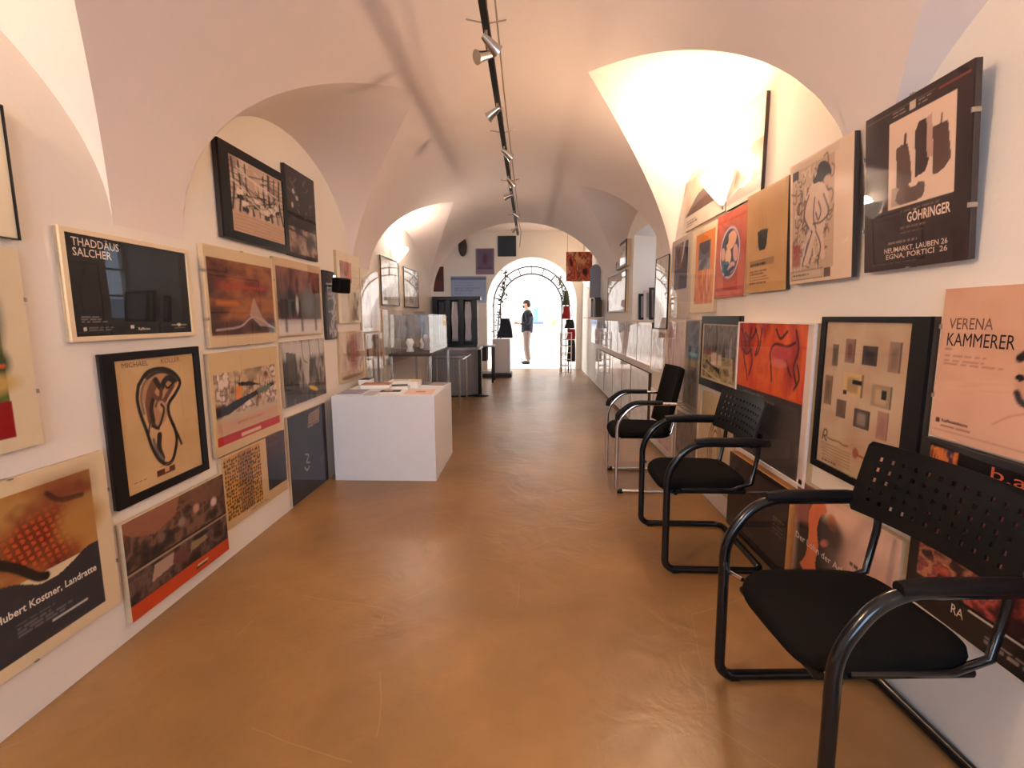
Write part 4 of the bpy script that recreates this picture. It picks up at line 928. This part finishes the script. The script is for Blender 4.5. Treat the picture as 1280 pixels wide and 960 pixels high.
# ------------------------------------------------------------------ chairs
def perforated_back(w, h, bend, t=.006, nc=12, nr=5):
    bm = bmesh.new()
    us = [0]
    mu, hu = .07*w, 0
    # margins then alternating hole / bar columns
    hx = .0135; gx = (w-2*.05-nc*hx)/(nc-1); x = .05; us = [0.0, .02]
    for i in range(nc): us += [x, x+hx]; x += hx+gx
    us += [w-.02, w]
    hz = .0135; z0 = .045; gz = (h-2*z0-nr*hz)/(nr-1); z = z0; vs_ = [0.0, .015]
    for i in range(nr): vs_ += [z, z+hz]; z += hz+gz
    vs_ += [h-.015, h]
    G = {}
    for i, u in enumerate(us):
        for j, v in enumerate(vs_):
            q = (u/w-.5)*2; ins = 0
            cu = u
            if v in (0.0, h): cu = .012+(w-.024)*u/w
            G[i, j] = bm.verts.new((bend*(1-q*q)+.055*(v/h)**1.2, cu-w/2, v))
    for i in range(len(us)-1):
        for j in range(len(vs_)-1):
            if i >= 2 and j >= 2 and i % 2 == 0 and j % 2 == 0 and i < len(us)-2 and j < len(vs_)-2: continue
            bm.faces.new((G[i, j], G[i+1, j], G[i+1, j+1], G[i, j+1]))
    bmesh.ops.recalc_face_normals(bm, faces=bm.faces)
    bmesh.ops.solidify(bm, geom=list(bm.faces), thickness=t)
    return MB().bm(bm, False)

def cushion(x0, x1, w0, w1, z0, z1, nose=.05):
    """upholstered seat pad: rounded plan, crowned top"""
    bm = bmesh.new(); n = 40; rings = []
    def outline(s):
        pts = []
        for k in range(n):
            a = 2*PI*k/n; c, sn = math.cos(a), math.sin(a)
            e = .42
            px = math.copysign(abs(c)**e, c); py = math.copysign(abs(sn)**e, sn)
            x = (x0+x1)/2+(x1-x0)/2*px*s; wv = (w0+(w1-w0)*((x-x0)/(x1-x0)))
            pts.append((x, wv/2*py*s))
        return pts
    prof = [(.90, z0), (.98, z0+.012), (1.0, (z0+z1)/2), (.985, z1-.012), (.94, z1-.002), (.80, z1+.004), (.5, z1+.006)]
    for s, z in prof:
        ring = []
        for (x, y) in outline(s):
            dz = -nose*max(0, 1-(x-x0)/.12)**2*.5
            ring.append(bm.verts.new((x, y, z+dz)))
        rings.append(ring)
    for a, b in zip(rings[:-1], rings[1:]):
        for k in range(n): bm.faces.new((a[k], a[(k+1) % n], b[(k+1) % n], b[k]))
    bm.faces.new(list(reversed(rings[0]))); bm.faces.new(rings[-1])
    return MB().bm(bm, True)

def plastic_chair(label, x, y, rz, D=.575):
    t = thing('visitor_chair', label, 'chair', (x, y, 0), rz, 'black chairs along the right wall')
    W = .295; r = .0185
    R_ = r+.001
    path = [(.50, W, .705), (.10, W, .705), (-.005, W, .55), (.0, W, R_), (D, W, R_), (D, -W, R_), (0, -W, R_), (-.005, -W, .55), (.10, -W, .705), (.50, -W, .705)]
    path = fillet(path, [0, .20, .20, .055, .05, .05, .055, .20, .20, 0], 8)
    MB().tube(path, r, 12).build('frame', 'black_tube', t)
    for s in (-1, 1):
        MB().tube([(.13, s*W, .712), (.20, s*W, .717), (.42, s*W, .716), (.47, s*W, .712)], [.019, .022, .022, .02], 12).build('armrest', 'black_plastic', t)
        MB().tube([(.012, s*(W-.01), .435), (.03, s*.225, .44)], .008, 10).build('seat_bolt', 'chrome', t)
        MB().tube([(.04, s*W, .004), (.075, s*W, .004)], .012, 8).build('glide', 'black_plastic', t)
        MB().tube([(.09, s*.22, .435), (.36, s*.22, .435), (.455, s*.22, .47), (.48, s*.22, .62), (.485, s*.22, .74)], .012, 8).build('back_support', 'black_tube', t)
    MB().tube([(.06, -.23, .415), (.06, .23, .415)], .011, 10).build('crossbar', 'black_tube', t)
    cushion(-.01, .46, .47, .44, .425, .485).build('seat', 'black_fabric', t)
    MB().bevbox(.01, .44, -.21, .21, .405, .428, .008).build('seat_shell', 'black_plastic', t)
    b = perforated_back(.565, .245, .035).build('backrest', 'black_plastic', t); b.location = (.425, 0, .675)
    return t
plastic_chair('nearest black visitor chair with perforated plastic back and glossy black tube arms', .722, 1.39, .05)
plastic_chair('middle black visitor chair with perforated plastic back and glossy black tube arms', .718, 2.755, -.01, .51)

def chrome_chair(label, x, y, rz):
    t = thing('visitor_chair', label, 'chair', (x, y, 0), rz, 'black chairs along the right wall')
    W = .285; r = .0135; R_ = r+.001
    path = [(.43, W, .70), (.12, W, .70), (.0, W, .56), (.0, W, R_), (.52, W, R_), (.52, -W, R_), (0, -W, R_), (.0, -W, .56), (.12, -W, .70), (.43, -W, .70)]
    MB().tube(fillet(path, [0, .18, .18, .04, .05, .05, .04, .18, .18, 0], 8), r, 12).build('frame', 'chrome', t)
    for s in (-1, 1):
        arm = fillet([(.0, s*W, .58), (.0, s*W, .62), (.11, s*W, .708), (.33, s*W, .708)], [0, .12, .16, 0], 6)
        MB().tube(arm, .0185, 12).build('armrest', 'black_plastic', t)
        MB().tube([(.01, s*(W+.002), .015), (.05, s*(W+.002), .015)], .018, 10).build('glide', 'black_plastic', t)
        MB().tube([(.02, s*W, .43), (.04, s*.20, .43)], .010, 8).build('seat_bracket', 'chrome', t)
        MB().tube([(.36, s*.18, .43), (.43, s*.18, .45), (.46, s*.18, .60)], .010, 8).build('back_support', 'chrome', t)
        MB().tube([(.43, s*W, .70), (.47, s*W, .70), (.49, s*.24, .70)], .012, 8).build('arm_end', 'chrome', t)
    cushion(-.03, .44, .50, .46, .415, .475).build('seat', 'black_fabric', t)
    bm = bmesh.new(); nx, nz = 12, 10; F = []
    for j in range(nz+1):
        row = []
        for i in range(nx+1):
            q = i/nx*2-1; v = j/nz; hw = .245*(1-.06*max(0, v-.85)/.15)
            row.append(bm.verts.new((.10*v+.03*(1-q*q)-.02, q*hw, .47*v)))
        F.append(row)
    for j in range(nz):
        for i in range(nx): bm.faces.new((F[j][i], F[j][i+1], F[j+1][i+1], F[j+1][i]))
    bmesh.ops.recalc_face_normals(bm, faces=bm.faces); bmesh.ops.solidify(bm, geom=list(bm.faces), thickness=.04)
    b = MB().bm(bm, True).build('backrest', 'black_fabric', t); b.location = (.42, 0, .48)
    return t
chrome_chair('farthest black chair with upholstered back and chrome sled frame', .67, 3.93, -.03)

# ------------------------------------------------------------------ white plinth and its brochures
pl = thing('display_plinth', 'white box plinth covered with brochures against the left wall', 'plinth', (-1.205, 4.30, 0))
PX, PY, PH = .425, .425, .715
for nm, a in (('front_panel', (-PX, PX, -PY, -PY+.016, 0, PH-.016)), ('rear_panel', (-PX, PX, PY-.016, PY, 0, PH-.016)), ('side_panel', (-PX, -PX+.016, -PY+.016, PY-.016, 0, PH-.016)), ('side_panel', (PX-.016, PX, -PY+.016, PY-.016, 0, PH-.016)), ('top_panel', (-PX, PX, -PY, PY, PH-.016, PH))):
    MB().bevbox(*a, .0015).build(nm, 'white_box', pl)
def brochure(label, dx, dy, rz, w, h, t, c, kind='brochure', art=None):
    o = thing(kind, label, kind.replace('_', ' '), (-1.205+dx, 4.30+dy, PH), rz, 'papers on the white plinth')
    MB().bevbox(-w/2, w/2, -h/2, h/2, .0005, t, min(.001, t*.3)).build('pages', 'paper', o)
    MB().box(-w/2, w/2, -h/2, h/2, t, t+.0012).build('cover', ink(c), o)
    if art:
        for (x0, x1, y0, y1, cc) in art: MB().box(w*(x0-.5), w*(x1-.5), h*(y0-.5), h*(y1-.5), t+.0012, t+.0018).build('cover_print', ink(cc), o)
    return o
brochure('orange-brown brochure stack near the back left of the plinth', -.21, .10, .1, .26, .19, .03, (170, 104, 70), art=[(.1, .9, .1, .4, (206, 150, 110))])
brochure('dark green folded leaflet at the wall corner of the plinth', -.375, .30, -.0, .10, .15, .05, (46, 52, 34))
brochure('grey-blue leaflet lying at the front left corner of the plinth', -.305, -.24, .05, .20, .28, .006, (150, 152, 172))
brochure('pale blue sheet in the middle front of the plinth', -.13, -.30, 0, .10, .24, .004, (186, 188, 204))
brochure('black booklet with a tan stripe at the front of the plinth', .01, -.22, .12, .17, .13, .012, (20, 18, 18), art=[(.2, .6, .3, .7, (190, 160, 116))])
brochure('black leaflet stack in the middle of the plinth', .03, .0, .25, .14, .13, .03, (18, 17, 18))
brochure('white card pile behind the black leaflets', -.02, .30, .0, .24, .16, .035, (226, 222, 214), art=[(.1, .7, .5, .8, (150, 140, 130))])
brochure('cream upright pack of flyers right of the black leaflets', .155, .10, 0, .07, .16, .06, (218, 198, 150))
brochure('pink flyer at the front right of the plinth', .26, -.20, .05, .24, .28, .003, (226, 190, 180), art=[(.35, .7, .35, .6, (176, 120, 110))])
brochure('grey open magazine at the back right of the plinth', .265, .235, -.1, .30, .22, .012, (150, 140, 142), art=[(.1, .5, .1, .9, (90, 84, 92))])
# small black loudspeaker on the left wall
sp = thing('loudspeaker', 'small black loudspeaker on a wall bracket among the left posters', 'loudspeaker', (XL, 4.11, 1.56), 0)
MB().tube([(.001, .116, .06), (.05, .11, .06), (.09, .03, .06)], .010, 8).build('bracket', 'black_plastic', sp)
b = MB().bevbox(0, .10, -.06, .06, 0, .125, .012).build('cabinet', 'black_plastic', sp); b.location = (.075, -.01, 0); b.rotation_euler = (0, .12, -.5)
g = MB().bevbox(.10, .104, -.05, .05, .01, .115, .002).build('grille', 'black_fabric', b)

# ------------------------------------------------------------------ glass display case by the left wall
v = thing('display_case', 'glass display case on thin steel legs by the left wall', 'display case', (-1.40, 6.25, 0))
vx, vy = .23, .62
for sx in (-1, 1):
    for sy in (-1, 1): MB().box(sx*vx-.012, sx*vx+.012, sy*vy-.012, sy*vy+.012, 0, .90).build('leg', 'steel', v)
MB().bevbox(-vx-.02, vx+.02, -vy-.02, vy+.02, .90, .93, .004).build('tray', 'edge_dark', v)
MB().bevbox(-vx, vx, -vy, vy, .45, .462, .003).build('lower_shelf', 'clear', v)
for nm, q in (('glass_pane', (-vx, vx, -vy, -vy+.005, .93, 1.38)), ('glass_pane', (-vx, vx, vy-.005, vy, .93, 1.38)), ('glass_pane', (-vx, -vx+.005, -vy, vy, .93, 1.38)), ('glass_pane', (vx-.005, vx, -vy, vy, .93, 1.38)), ('glass_lid', (-vx, vx, -vy, vy, 1.38, 1.386))):
    MB().box(*q).build(nm, 'clear', v)
for k, (dx, dy, hh) in enumerate(((-.08, -.3, .16), (.06, .0, .20), (-.05, .32, .14))):
    o = MB().lathe([(.001, 0), (.045, 0), (.05, .01), (.03, hh*.4), (.055, hh*.7), (.03, hh), (.001, hh)], 18).build('ceramic_vase', 'white_plaster' if k != 1 else 'scarf_grey', loc=(-1.40+dx, 6.25+dy, .931))
    tag(o, ('short white ceramic vase at the near end of the display case', 'taller grey ceramic vase in the middle of the display case', 'small white ceramic vase at the far end of the display case')[k], 'vase', 'vases in the display case')
# low slanted glass table between plinth and counter
v = thing('glass_table', 'low glass table with slanted steel rail in front of the display case', 'table', (-1.28, 7.45, 0))
for sx in (-1, 1):
    for sy in (-1, 1): MB().tube([(sx*.24, sy*.40, 0), (sx*.24, sy*.40, .74)], .014, 10).build('leg', 'steel', v)
MB().bevbox(-.30, .30, -.46, .46, .74, .755, .003).build('table_top', 'clear', v)
MB().tube([(.30, -.46, .745), (.30, .46, .745)], .012, 8).build('rail', 'steel', v)

# ------------------------------------------------------------------ grey counter with black scarf rack
c = thing('counter', 'grey curved sales counter with a rounded grey top below the black rack', 'counter', (-1.27, 8.42, 0))
pts = [(-.38, -.28)]+[(.05+.32*math.sin(a), .04-.32*math.cos(a)) for a in np.linspace(0, PI/2, 9)]+[(.37, .38), (-.38, .38)]
def slab(poly, z0, z1):
    n = len(poly); m = MB(); m.add([(x, y, z0) for x, y in poly]+[(x, y, z1) for x, y in poly], [tuple(range(n-1, -1, -1)), tuple(range(n, 2*n))]+[(i, (i+1) % n, (i+1) % n+n, i+n) for i in range(n)]); return m
slab(pts, .03, .80).build('body', 'counter', c)
slab([(x*1.10, y*1.10) for x, y in pts], .80, .84).build('counter_top', 'counter_top', c)
slab([(x*.94, y*.94) for x, y in pts], 0, .03).build('plinth', 'black_frame', c)
MB().tube([(.40, -.10, .03), (.40, -.10, .80)], .03, 14).build('post', 'black_frame', c)
MB().lathe([(.001, 0), (.15, 0), (.15, .012), (.05, .025), (.001, .03)], 24, (.40, -.10, 0)).build('base_plate', 'black_frame', c)
MB().bevbox(.38, .395, .0, .36, .08, .78, .003).build('side_panel', 'white_frame', c)
rk = thing('scarf_rack', 'black upright rack with hanging scarves standing on the grey counter', 'rack', (-1.28, 8.42, .84))
MB().bevbox(-.39, .43, -.10, .10, .80, .86, .004).build('top_board', 'black_frame', rk)
MB().bevbox(-.39, .37, -.10, .10, 0, .05, .004).build('bottom_board', 'black_frame', rk)
MB().bevbox(-.39, .37, .05, .07, .05, .80, .003).build('rear_panel', 'black_frame', rk)
for x in (-.35, -.13, .10, .33): MB().bevbox(x-.045, x+.045, -.08, .05, .05, .80, .004).build('upright', 'black_frame', rk)
for k, (x, m_, lab) in enumerate(((-.24, 'scarf_dark', 'dark grey scarf hanging leftmost on the black rack'), (-.015, 'scarf_grey', 'light grey scarf hanging in the middle of the black rack'), (.215, 'scarf_grey', 'light grey scarf hanging rightmost on the black rack'))):
    s_ = MB(); n = 8; zz = np.linspace(.77, .10, 14)
    vs_ = [(-1.28+x+.055*(i/n*2-1)*(1-.12*math.sin(j*.7+k)), 8.42-.03+.014*math.sin(i*1.9+j*.3+k), .84+z) for j, z in enumerate(zz) for i in range(n+1)]
    s_.add(vs_, [(j*(n+1)+i, j*(n+1)+i+1, (j+1)*(n+1)+i+1, (j+1)*(n+1)+i) for j in range(13) for i in range(n)], True)
    o = s_.build('scarf', m_); md = o.modifiers.new('thick', 'SOLIDIFY'); md.thickness = .008
    tag(o, lab, 'scarf', 'scarves on the black rack')
# low stand and dark step further back
st = thing('side_table', 'dark narrow table behind the grey counter', 'table', (-1.20, 10.2, 0))
MB().bevbox(-.42, .46, -.25, .25, .74, .77, .004).build('table_top', 'counter_top', st)
for sx in (-.38, .42):
    for sy in (-.2, .2): MB().box(sx-.02, sx+.02, sy-.02, sy+.02, 0, .74).build('leg', 'black_frame', st)
MB().bevbox(-.38, .30, -.2, .2, .45, .72, .006).build('drawer_box', 'edge_dark', st)
sb_ = MB().bevbox(-1.25, -.42, 10.85, 11.35, 0.001, .09, .006).build('platform', 'edge_dark'); tag(sb_, 'low dark platform at the foot of the iron arch', 'platform')
pd = MB().bevbox(-.86, -.46, 11.0, 11.3, .091, .86, .006).build('pedestal', 'white_frame'); tag(pd, 'white pedestal on the dark platform', 'pedestal')

# ------------------------------------------------------------------ iron rose arch in front of the opening
ar = thing('iron_arch', 'wrought-iron rose arch with double hoop in front of the bright opening', 'arch', (.02, 11.75, 0))
RO, RI, RS = .90, .73, 1.63
for R_ in (RO, RI):
    pth = [(-R_, 0, 0)]+[(R_*math.cos(a), 0, RS+R_*math.sin(a)) for a in np.linspace(PI, 0, 29)]+[(R_, 0, 0)]
    MB().tube(pth, .016, 8).build('hoop', 'iron', ar)
for a in np.linspace(PI*.06, PI*.94, 9):
    MB().tube([(RI*math.cos(a), 0, RS+RI*math.sin(a)), (RO*math.cos(a), 0, RS+RO*math.sin(a))], .013, 6).build('strut', 'iron', ar)
MB().tube([(0, 0, RS+RI), (0, 0, RS+RO+.16)], .009, 6).build('finial', 'iron', ar)
for s in (-1, 1):
    for z in np.arange(.2, 1.6, .24): MB().tube([(s*RI, 0, z), (s*RO, 0, z)], .008, 6).build('rung', 'iron', ar)
    MB().tube([(s*(RO+.05), 0, 1.3), (s*(RO+.08), 0, 1.5), (s*(RO+.02), 0, 1.62), (s*(RO-.05), 0, 1.9)], .008, 6).build('scroll', 'iron', ar)
def vine(label, pts, seed, n=46, s=.05):
    rs = random.Random(seed); t = thing('climbing_plant', label, 'plant', pts[0])
    p0 = Vector(pts[0]); P = [Vector(p)-p0 for p in pts]
    MB().tube(P, .012, 6).build('stem', 'iron', t)
    m = MB()
    for i in range(n):
        u = rs.random()*(len(P)-1); k = int(u); q = P[k].lerp(P[min(k+1, len(P)-1)], u-k)+Vector((rs.gauss(0, .035), rs.gauss(0, .03), rs.gauss(0, .03)))
        d = Vector((rs.gauss(0, 1), rs.gauss(0, 1), rs.gauss(0, 1))).normalized(); e = d.orthogonal().normalized()*.4
        m.add([q, q+(d*.5+e)*s, q+d*s, q+(d*.5-e)*s], [(0, 1, 2, 3)])
    o = m.build('foliage', 'leaf', t); o['kind'] = 'stuff'
vine('dry dark plant climbing the left side of the iron arch', [(-.80, 11.80, .6), (-.78, 11.80, 1.2), (-.70, 11.72, 1.7), (-.62, 11.72, 2.05), (-.58, 11.72, 2.42)], 1, 120, .07)
vine('dry dark plant on the right shoulder of the iron arch', [(.86, 11.72, 1.4), (.80, 11.72, 1.8), (.72, 11.72, 2.1), (.66, 11.72, 2.3)], 2, 80, .06)
# things hung on the arch
def drape(name, label, cat, mat, cx, cy, z0, z1, w0, w1, group=None, depth=.05):
    t = MB(); n = 18; rows_ = 10; vs_ = []
    for j in range(rows_+1):
        u = j/rows_; w = w0+(w1-w0)*u
        for i in range(n):
            a = 2*PI*i/n; f = 1+.12*math.sin(3*a+u*4)
            vs_.append((cx+w/2*math.cos(a)*f, cy+depth*math.sin(a)*f, z1+(z0-z1)*u))
    t.add(vs_, [(j*n+i, j*n+(i+1) % n, (j+1)*n+(i+1) % n, (j+1)*n+i) for j in range(rows_) for i in range(n)], True)
    t.add(vs_[:n], [tuple(range(n))]); t.add(vs_[-n:], [tuple(range(n-1, -1, -1))])
    o = t.build(name, mat); return tag(o, label, cat, group)
drape('shoulder_bag', 'dark navy cloth bag hanging on the left leg of the iron arch', 'bag', 'navy', -.60, 11.62, .86, 1.32, .20, .38, depth=.09)
drape('green_cloth', 'dark green cloth bundle at the top of the right arch leg', 'cloth', 'leaf', .83, 11.56, 1.62, 1.95, .10, .16, 'cloths on the right arch leg')
drape('red_garment', 'deep red garment hanging below the green cloth', 'garment', 'red_cloth', .84, 11.56, 1.30, 1.60, .14, .20, 'cloths on the right arch leg')
drape('dark_garment', 'black garment hanging between the two red ones', 'garment', 'dark_cloth', .92, 11.56, 1.08, 1.29, .16, .24, 'cloths on the right arch leg')
drape('red_bag', 'deep red bag hanging lowest on the right arch leg', 'bag', 'red_cloth', .96, 11.58, .82, 1.07, .18, .20, 'cloths on the right arch leg')
drape('dark_bag', 'black bag standing against the right arch leg below the red one', 'bag', 'dark_cloth', .97, 11.58, .30, .81, .16, .20, 'cloths on the right arch leg')
tl = thing('grid_stand', 'small pale lattice stand at the right foot of the iron arch', 'stand', (.83, 11.45, 0))
for x in (-.13, 0, .13): MB().box(x-.012, x+.012, -.012, .012, 0, 1.0).build('upright', 'white_frame', tl)
for z in np.arange(.05, 1.0, .155): MB().box(-.142, .142, -.010, .010, z-.010, z+.010).build('crossbar', 'white_frame', tl)

# red picture and grey board hanging at the right in the bay
def d_flame(a):
    a.bg(150, 60, 40); a.cloud((0, 0, 1, 1), [(70, 26, 24), (176, 66, 40), (220, 110, 60), (120, 40, 36), (226, 150, 100)], 3, 301, su=2.2, sv=.7, contrast=2.6)
fp = poster('fiery red and orange picture panel hanging across beside the right wall', 'E', .72, 1.24, 2.06, 2.64, d_flame, 80, x=10.1, edge='edge_dark', depth=.04, glass=False, name='hanging_picture', cat='picture')
for sx in (-.24, .24): MB().tube([(sx, -.02, .575), (sx, -.02, 1.575)], .004, 6).build('hanging_cord', 'wire', fp)
bd = MB(); pts = [(-.10, 0), (.10, 0)]+[(.10*math.cos(a), .50+.12*math.sin(a)) for a in np.linspace(0, PI, 13)]
bd.prism(pts, -.012, .012)
o = bd.build('round_topped_board', 'grey_board', loc=(1.215, 9.35, 1.70)); tag(o, 'grey round-topped board propped by the right wall in the bay', 'board')
sh = MB().bevbox(1.02, 1.319, 8.75, 9.65, 1.32, 1.345, .003).build('wall_shelf', 'white_frame'); tag(sh, 'narrow white wall shelf carrying dark books on the right', 'shelf')
for k in range(6):
    hh = .30+.05*((k*3) % 4)/3; cc = ('edge_dark', 'scarf_dark', 'paper', 'navy', 'scarf_grey', 'edge_dark')[k]
    o = thing('book', '%s book standing on the white wall shelf, %s from the near end' % (('brown', 'charcoal', 'white', 'navy', 'grey', 'dark brown')[k], ('first', 'second', 'third', 'fourth', 'fifth', 'sixth')[k]), 'book', (1.22, 8.85+k*.13, 1.345), 0, 'books on the wall shelf')
    MB().box(-.05, .05, -.018, .018, .003, hh-.003).build('pages', 'paper', o)
    MB().box(-.055, .055, -.022, -.018, 0, hh).box(-.055, .055, .018, .022, 0, hh).box(-.058, -.054, -.022, .022, 0, hh).build('cover', cc, o)
# framed pictures stacked in the window niche
for k, (y, hh, mm, dx) in enumerate(((6.27, .33, 'black_frame', .20), (6.20, .37, 'white_frame', .25), (6.13, .40, 'edge_dark', .30), (6.06, .38, 'black_frame', .34))):
    o = thing('leaning_frame', '%s picture frame leaning in the window niche, %s from its far side' % (('black', 'white', 'brown', 'second black')[k], ('first', 'second', 'third', 'fourth')[k]), 'frame', (XR+dx, y, 1.31), 0, 'frames leaning in the window niche')
    w_ = .30
    f = MB(); t_ = .03
    f.box(-w_/2, w_/2, 0, .022, 0, t_).box(-w_/2, w_/2, 0, .022, hh-t_, hh).box(-w_/2, -w_/2+t_, 0, .022, t_, hh-t_).box(w_/2-t_, w_/2, 0, .022, t_, hh-t_)
    fo = f.build('frame', mm, o); fo.rotation_euler = (-.14, 0, 0)
    pp = MB().box(-w_/2+t_, w_/2-t_, .006, .014, t_, hh-t_).build('picture', 'scarf_grey', o); pp.rotation_euler = (-.14, 0, 0)
# picture in the bright hall
def d_hall(a):
    a.bg(206, 204, 214); a.rect(.05, .08, .55, .9, (120, 180, 226), 1, .1); a.rect(.5, .1, .95, .9, (170, 166, 190)); a.rect(.05, .12, .95, .22, (110, 130, 176))
poster('blue and grey picture on the far white wall behind the person', 'E', .10, .50, 1.0, 1.77, d_hall, 40, x=H1, glass=False, edge='white_frame')
def d_hall2(a): a.bg(236, 206, 160); a.cloud((0, 0, 1, 1), [(226, 170, 100), (240, 224, 196)], 3, 320)
poster('small amber picture on the far white wall', 'E', .80, .96, 1.02, 1.46, d_hall2, 30, x=H1, glass=False, edge='white_frame')
# mask on the end wall
o = MB().sphere((0, 0, 0), .11, .05, .24, 16, 10).build('wall_mask', 'edge_dark', loc=(-1.70, DY-.05, 3.10)); tag(o, 'dark oval mask high on the end wall', 'mask')

# ------------------------------------------------------------------ person reading in the bright hall
pe = thing('person', 'person in a dark jacket and grey-brown trousers reading an open sheet in the bright hall', 'person', (-.10, 14.05, 0), 0)
# facing -x; y is sideways
body_v = [(0, 0, .97), (.01, 0, 1.12), (.02, 0, 1.33), (.012, 0, 1.50), (-.01, 0, 1.585), (-.03, 0, 1.68), (-.025, 0, 1.77),
          (0.02, .17, 1.46), (.04, .22, 1.18), (-.20, .16, 1.15), (0.02, -.17, 1.46), (.04, -.22, 1.18), (-.20, -.16, 1.15),
          (.0, .09, .90), (-.03, .10, .50), (.03, .10, .09), (-.10, .10, .035), (.0, -.09, .90), (.0, -.10, .50), (.06, -.10, .09), (-.07, -.10, .035)]
body_e = [(0, 1), (1, 2), (2, 3), (3, 4), (4, 5), (5, 6), (3, 7), (7, 8), (8, 9), (3, 10), (10, 11), (11, 12), (0, 13), (13, 14), (14, 15), (15, 16), (0, 17), (17, 18), (18, 19), (19, 20)]
body_r = [(.09, .11), (.085, .10), (.09, .11), (.06, .07), (.055, .055), (.10, .08), (.085, .07), .045, .034, .03, .045, .034, .03, .06, .04, .03, .03, .06, .04, .03, .03]
try:
    def skinned(name, vv, ee, rr, mat, root=0):
        me = bpy.data.meshes.new(name); me.from_pydata(vv, ee, []); me.update()
        o = bpy.data.objects.new(name, me); COL.objects.link(o)
        bpy.context.view_layer.objects.active = o
        o.modifiers.new('skin', 'SKIN')
        lay = me.skin_vertices[0].data
        for i, r in enumerate(rr):
            lay[i].radius = r if hasattr(r, '__len__') else (r, r); lay[i].use_root = (i == root)
        s = o.modifiers.new('sub', 'SUBSURF'); s.levels = 2; s.render_levels = 2
        dg = bpy.context.evaluated_depsgraph_get()
        nm = bpy.data.meshes.new_from_object(o.evaluated_get(dg)); bpy.data.objects.remove(o)
        nm.name = name; nm.materials.clear(); nm.materials.append(M[mat]); nm.polygons.foreach_set('use_smooth', [True]*len(nm.polygons))
        o = bpy.data.objects.new(name, nm); COL.objects.link(o); o.parent = pe
        return o
    skinned('body', body_v, body_e, body_r, 'skin')
    skinned('jacket', [(0, 0, .89), (.01, 0, 1.10), (.02, 0, 1.32), (.012, 0, 1.49), (-.006, 0, 1.555), (0.02, .175, 1.46), (.04, .225, 1.18), (-.17, .165, 1.15), (0.02, -.175, 1.46), (.04, -.225, 1.18), (-.17, -.165, 1.15)],
            [(0, 1), (1, 2), (2, 3), (3, 4), (3, 5), (5, 6), (6, 7), (3, 8), (8, 9), (9, 10)], [(.165, .19), (.16, .18), (.17, .195), (.14, .15), (.085, .085), .10, .074, .058, .10, .074, .058], 'navy', 1)
    skinned('trousers', [(0, 0, 1.02), (0, 0, .90), (.0, .095, .82), (-.03, .10, .50), (.03, .10, .10), (.0, -.095, .82), (.0, -.10, .50), (.06, -.10, .10)],
            [(0, 1), (1, 2), (2, 3), (3, 4), (1, 5), (5, 6), (6, 7)], [(.145, .165), (.145, .165), .115, .082, .066, .115, .082, .066], 'khaki', 1)
    for s, dx in ((1, 0), (-1, .03)):
        skinned('shoe', [(.06+dx, s*.10, .055), (-.02+dx, s*.10, .05), (-.12+dx, s*.10, .042), (-.17+dx, s*.10, .036)], [(0, 1), (1, 2), (2, 3)], [(.05, .055), (.052, .05), (.048, .042), (.038, .034)], 'shoe', 1)
    # hands: palm and five fingers each, holding the sheet
    for s in (1, -1):
        vv = [(-.20, s*.16, 1.15), (-.245, s*.15, 1.16), (-.285, s*.145, 1.175)]; ee = [(0, 1), (1, 2)]; rr = [.028, (.03, .02), (.03, .018)]
        for k in range(4):
            b0 = len(vv); oz = (k-1.5)*.019; ln = (.9, 1.0, .95, .8)[k]
            vv += [(-.30-.012*ln, s*.145, 1.178+oz), (-.325-.016*ln, s*.135, 1.182+oz*1.05), (-.335-.018*ln, s*.118, 1.184+oz)]; ee += [(2, b0), (b0, b0+1), (b0+1, b0+2)]; rr += [.0095, .0085, .0075]
        b0 = len(vv); vv += [(-.262, s*.125, 1.185), (-.285, s*.112, 1.20), (-.305, s*.108, 1.208)]; ee += [(1, b0), (b0, b0+1), (b0+1, b0+2)]; rr += [.012, .0105, .009]
        skinned('hand', vv, ee, rr, 'skin', 1)
    h = MB().sphere((-.005, 0, 1.755), .105, .085, .085, 18, 10); h.sphere((.035, 0, 1.70), .075, .082, .085, 14, 8)
    h.build('hair', 'hair', pe)
    MB().sphere((-.075, 0, 1.645), .05, .06, .045, 14, 8).build('beard', 'hair', pe)
    MB().sphere((-.132, 0, 1.70), .022, .014, .022, 10, 6).build('nose', 'skin', pe)
    for s in (1, -1):
        MB().sphere((-.01, s*.085, 1.70), .02, .010, .03, 10, 6).build('ear', 'skin', pe)
        MB().sphere((-.113, s*.032, 1.722), .010, .012, .008, 8, 6).build('eye', 'shoe', pe)
    MB().sphere((-.118, 0, 1.662), .010, .026, .007, 8, 5).build('mouth', 'red_cloth', pe)
except Exception as ex:
    print('PERSON FAILED', ex)
# open sheet held in the hands
s_ = MB(); n = 10
vs_ = [(-.10-.34-.12*math.cos((i/n-.5)*2.2)*.4-.05*z, 14.05+(i/n-.5)*.40, 1.08+z*.36) for z in (0, .25, .5, .75, 1) for i in range(n+1)]
s_.add(vs_, [(j*(n+1)+i, j*(n+1)+i+1, (j+1)*(n+1)+i+1, (j+1)*(n+1)+i) for j in range(4) for i in range(n)], True)
o = s_.build('open_sheet', 'paper'); md = o.modifiers.new('thick', 'SOLIDIFY'); md.thickness = .002
tag(o, 'white open sheet held up by the person in the bright hall', 'paper')
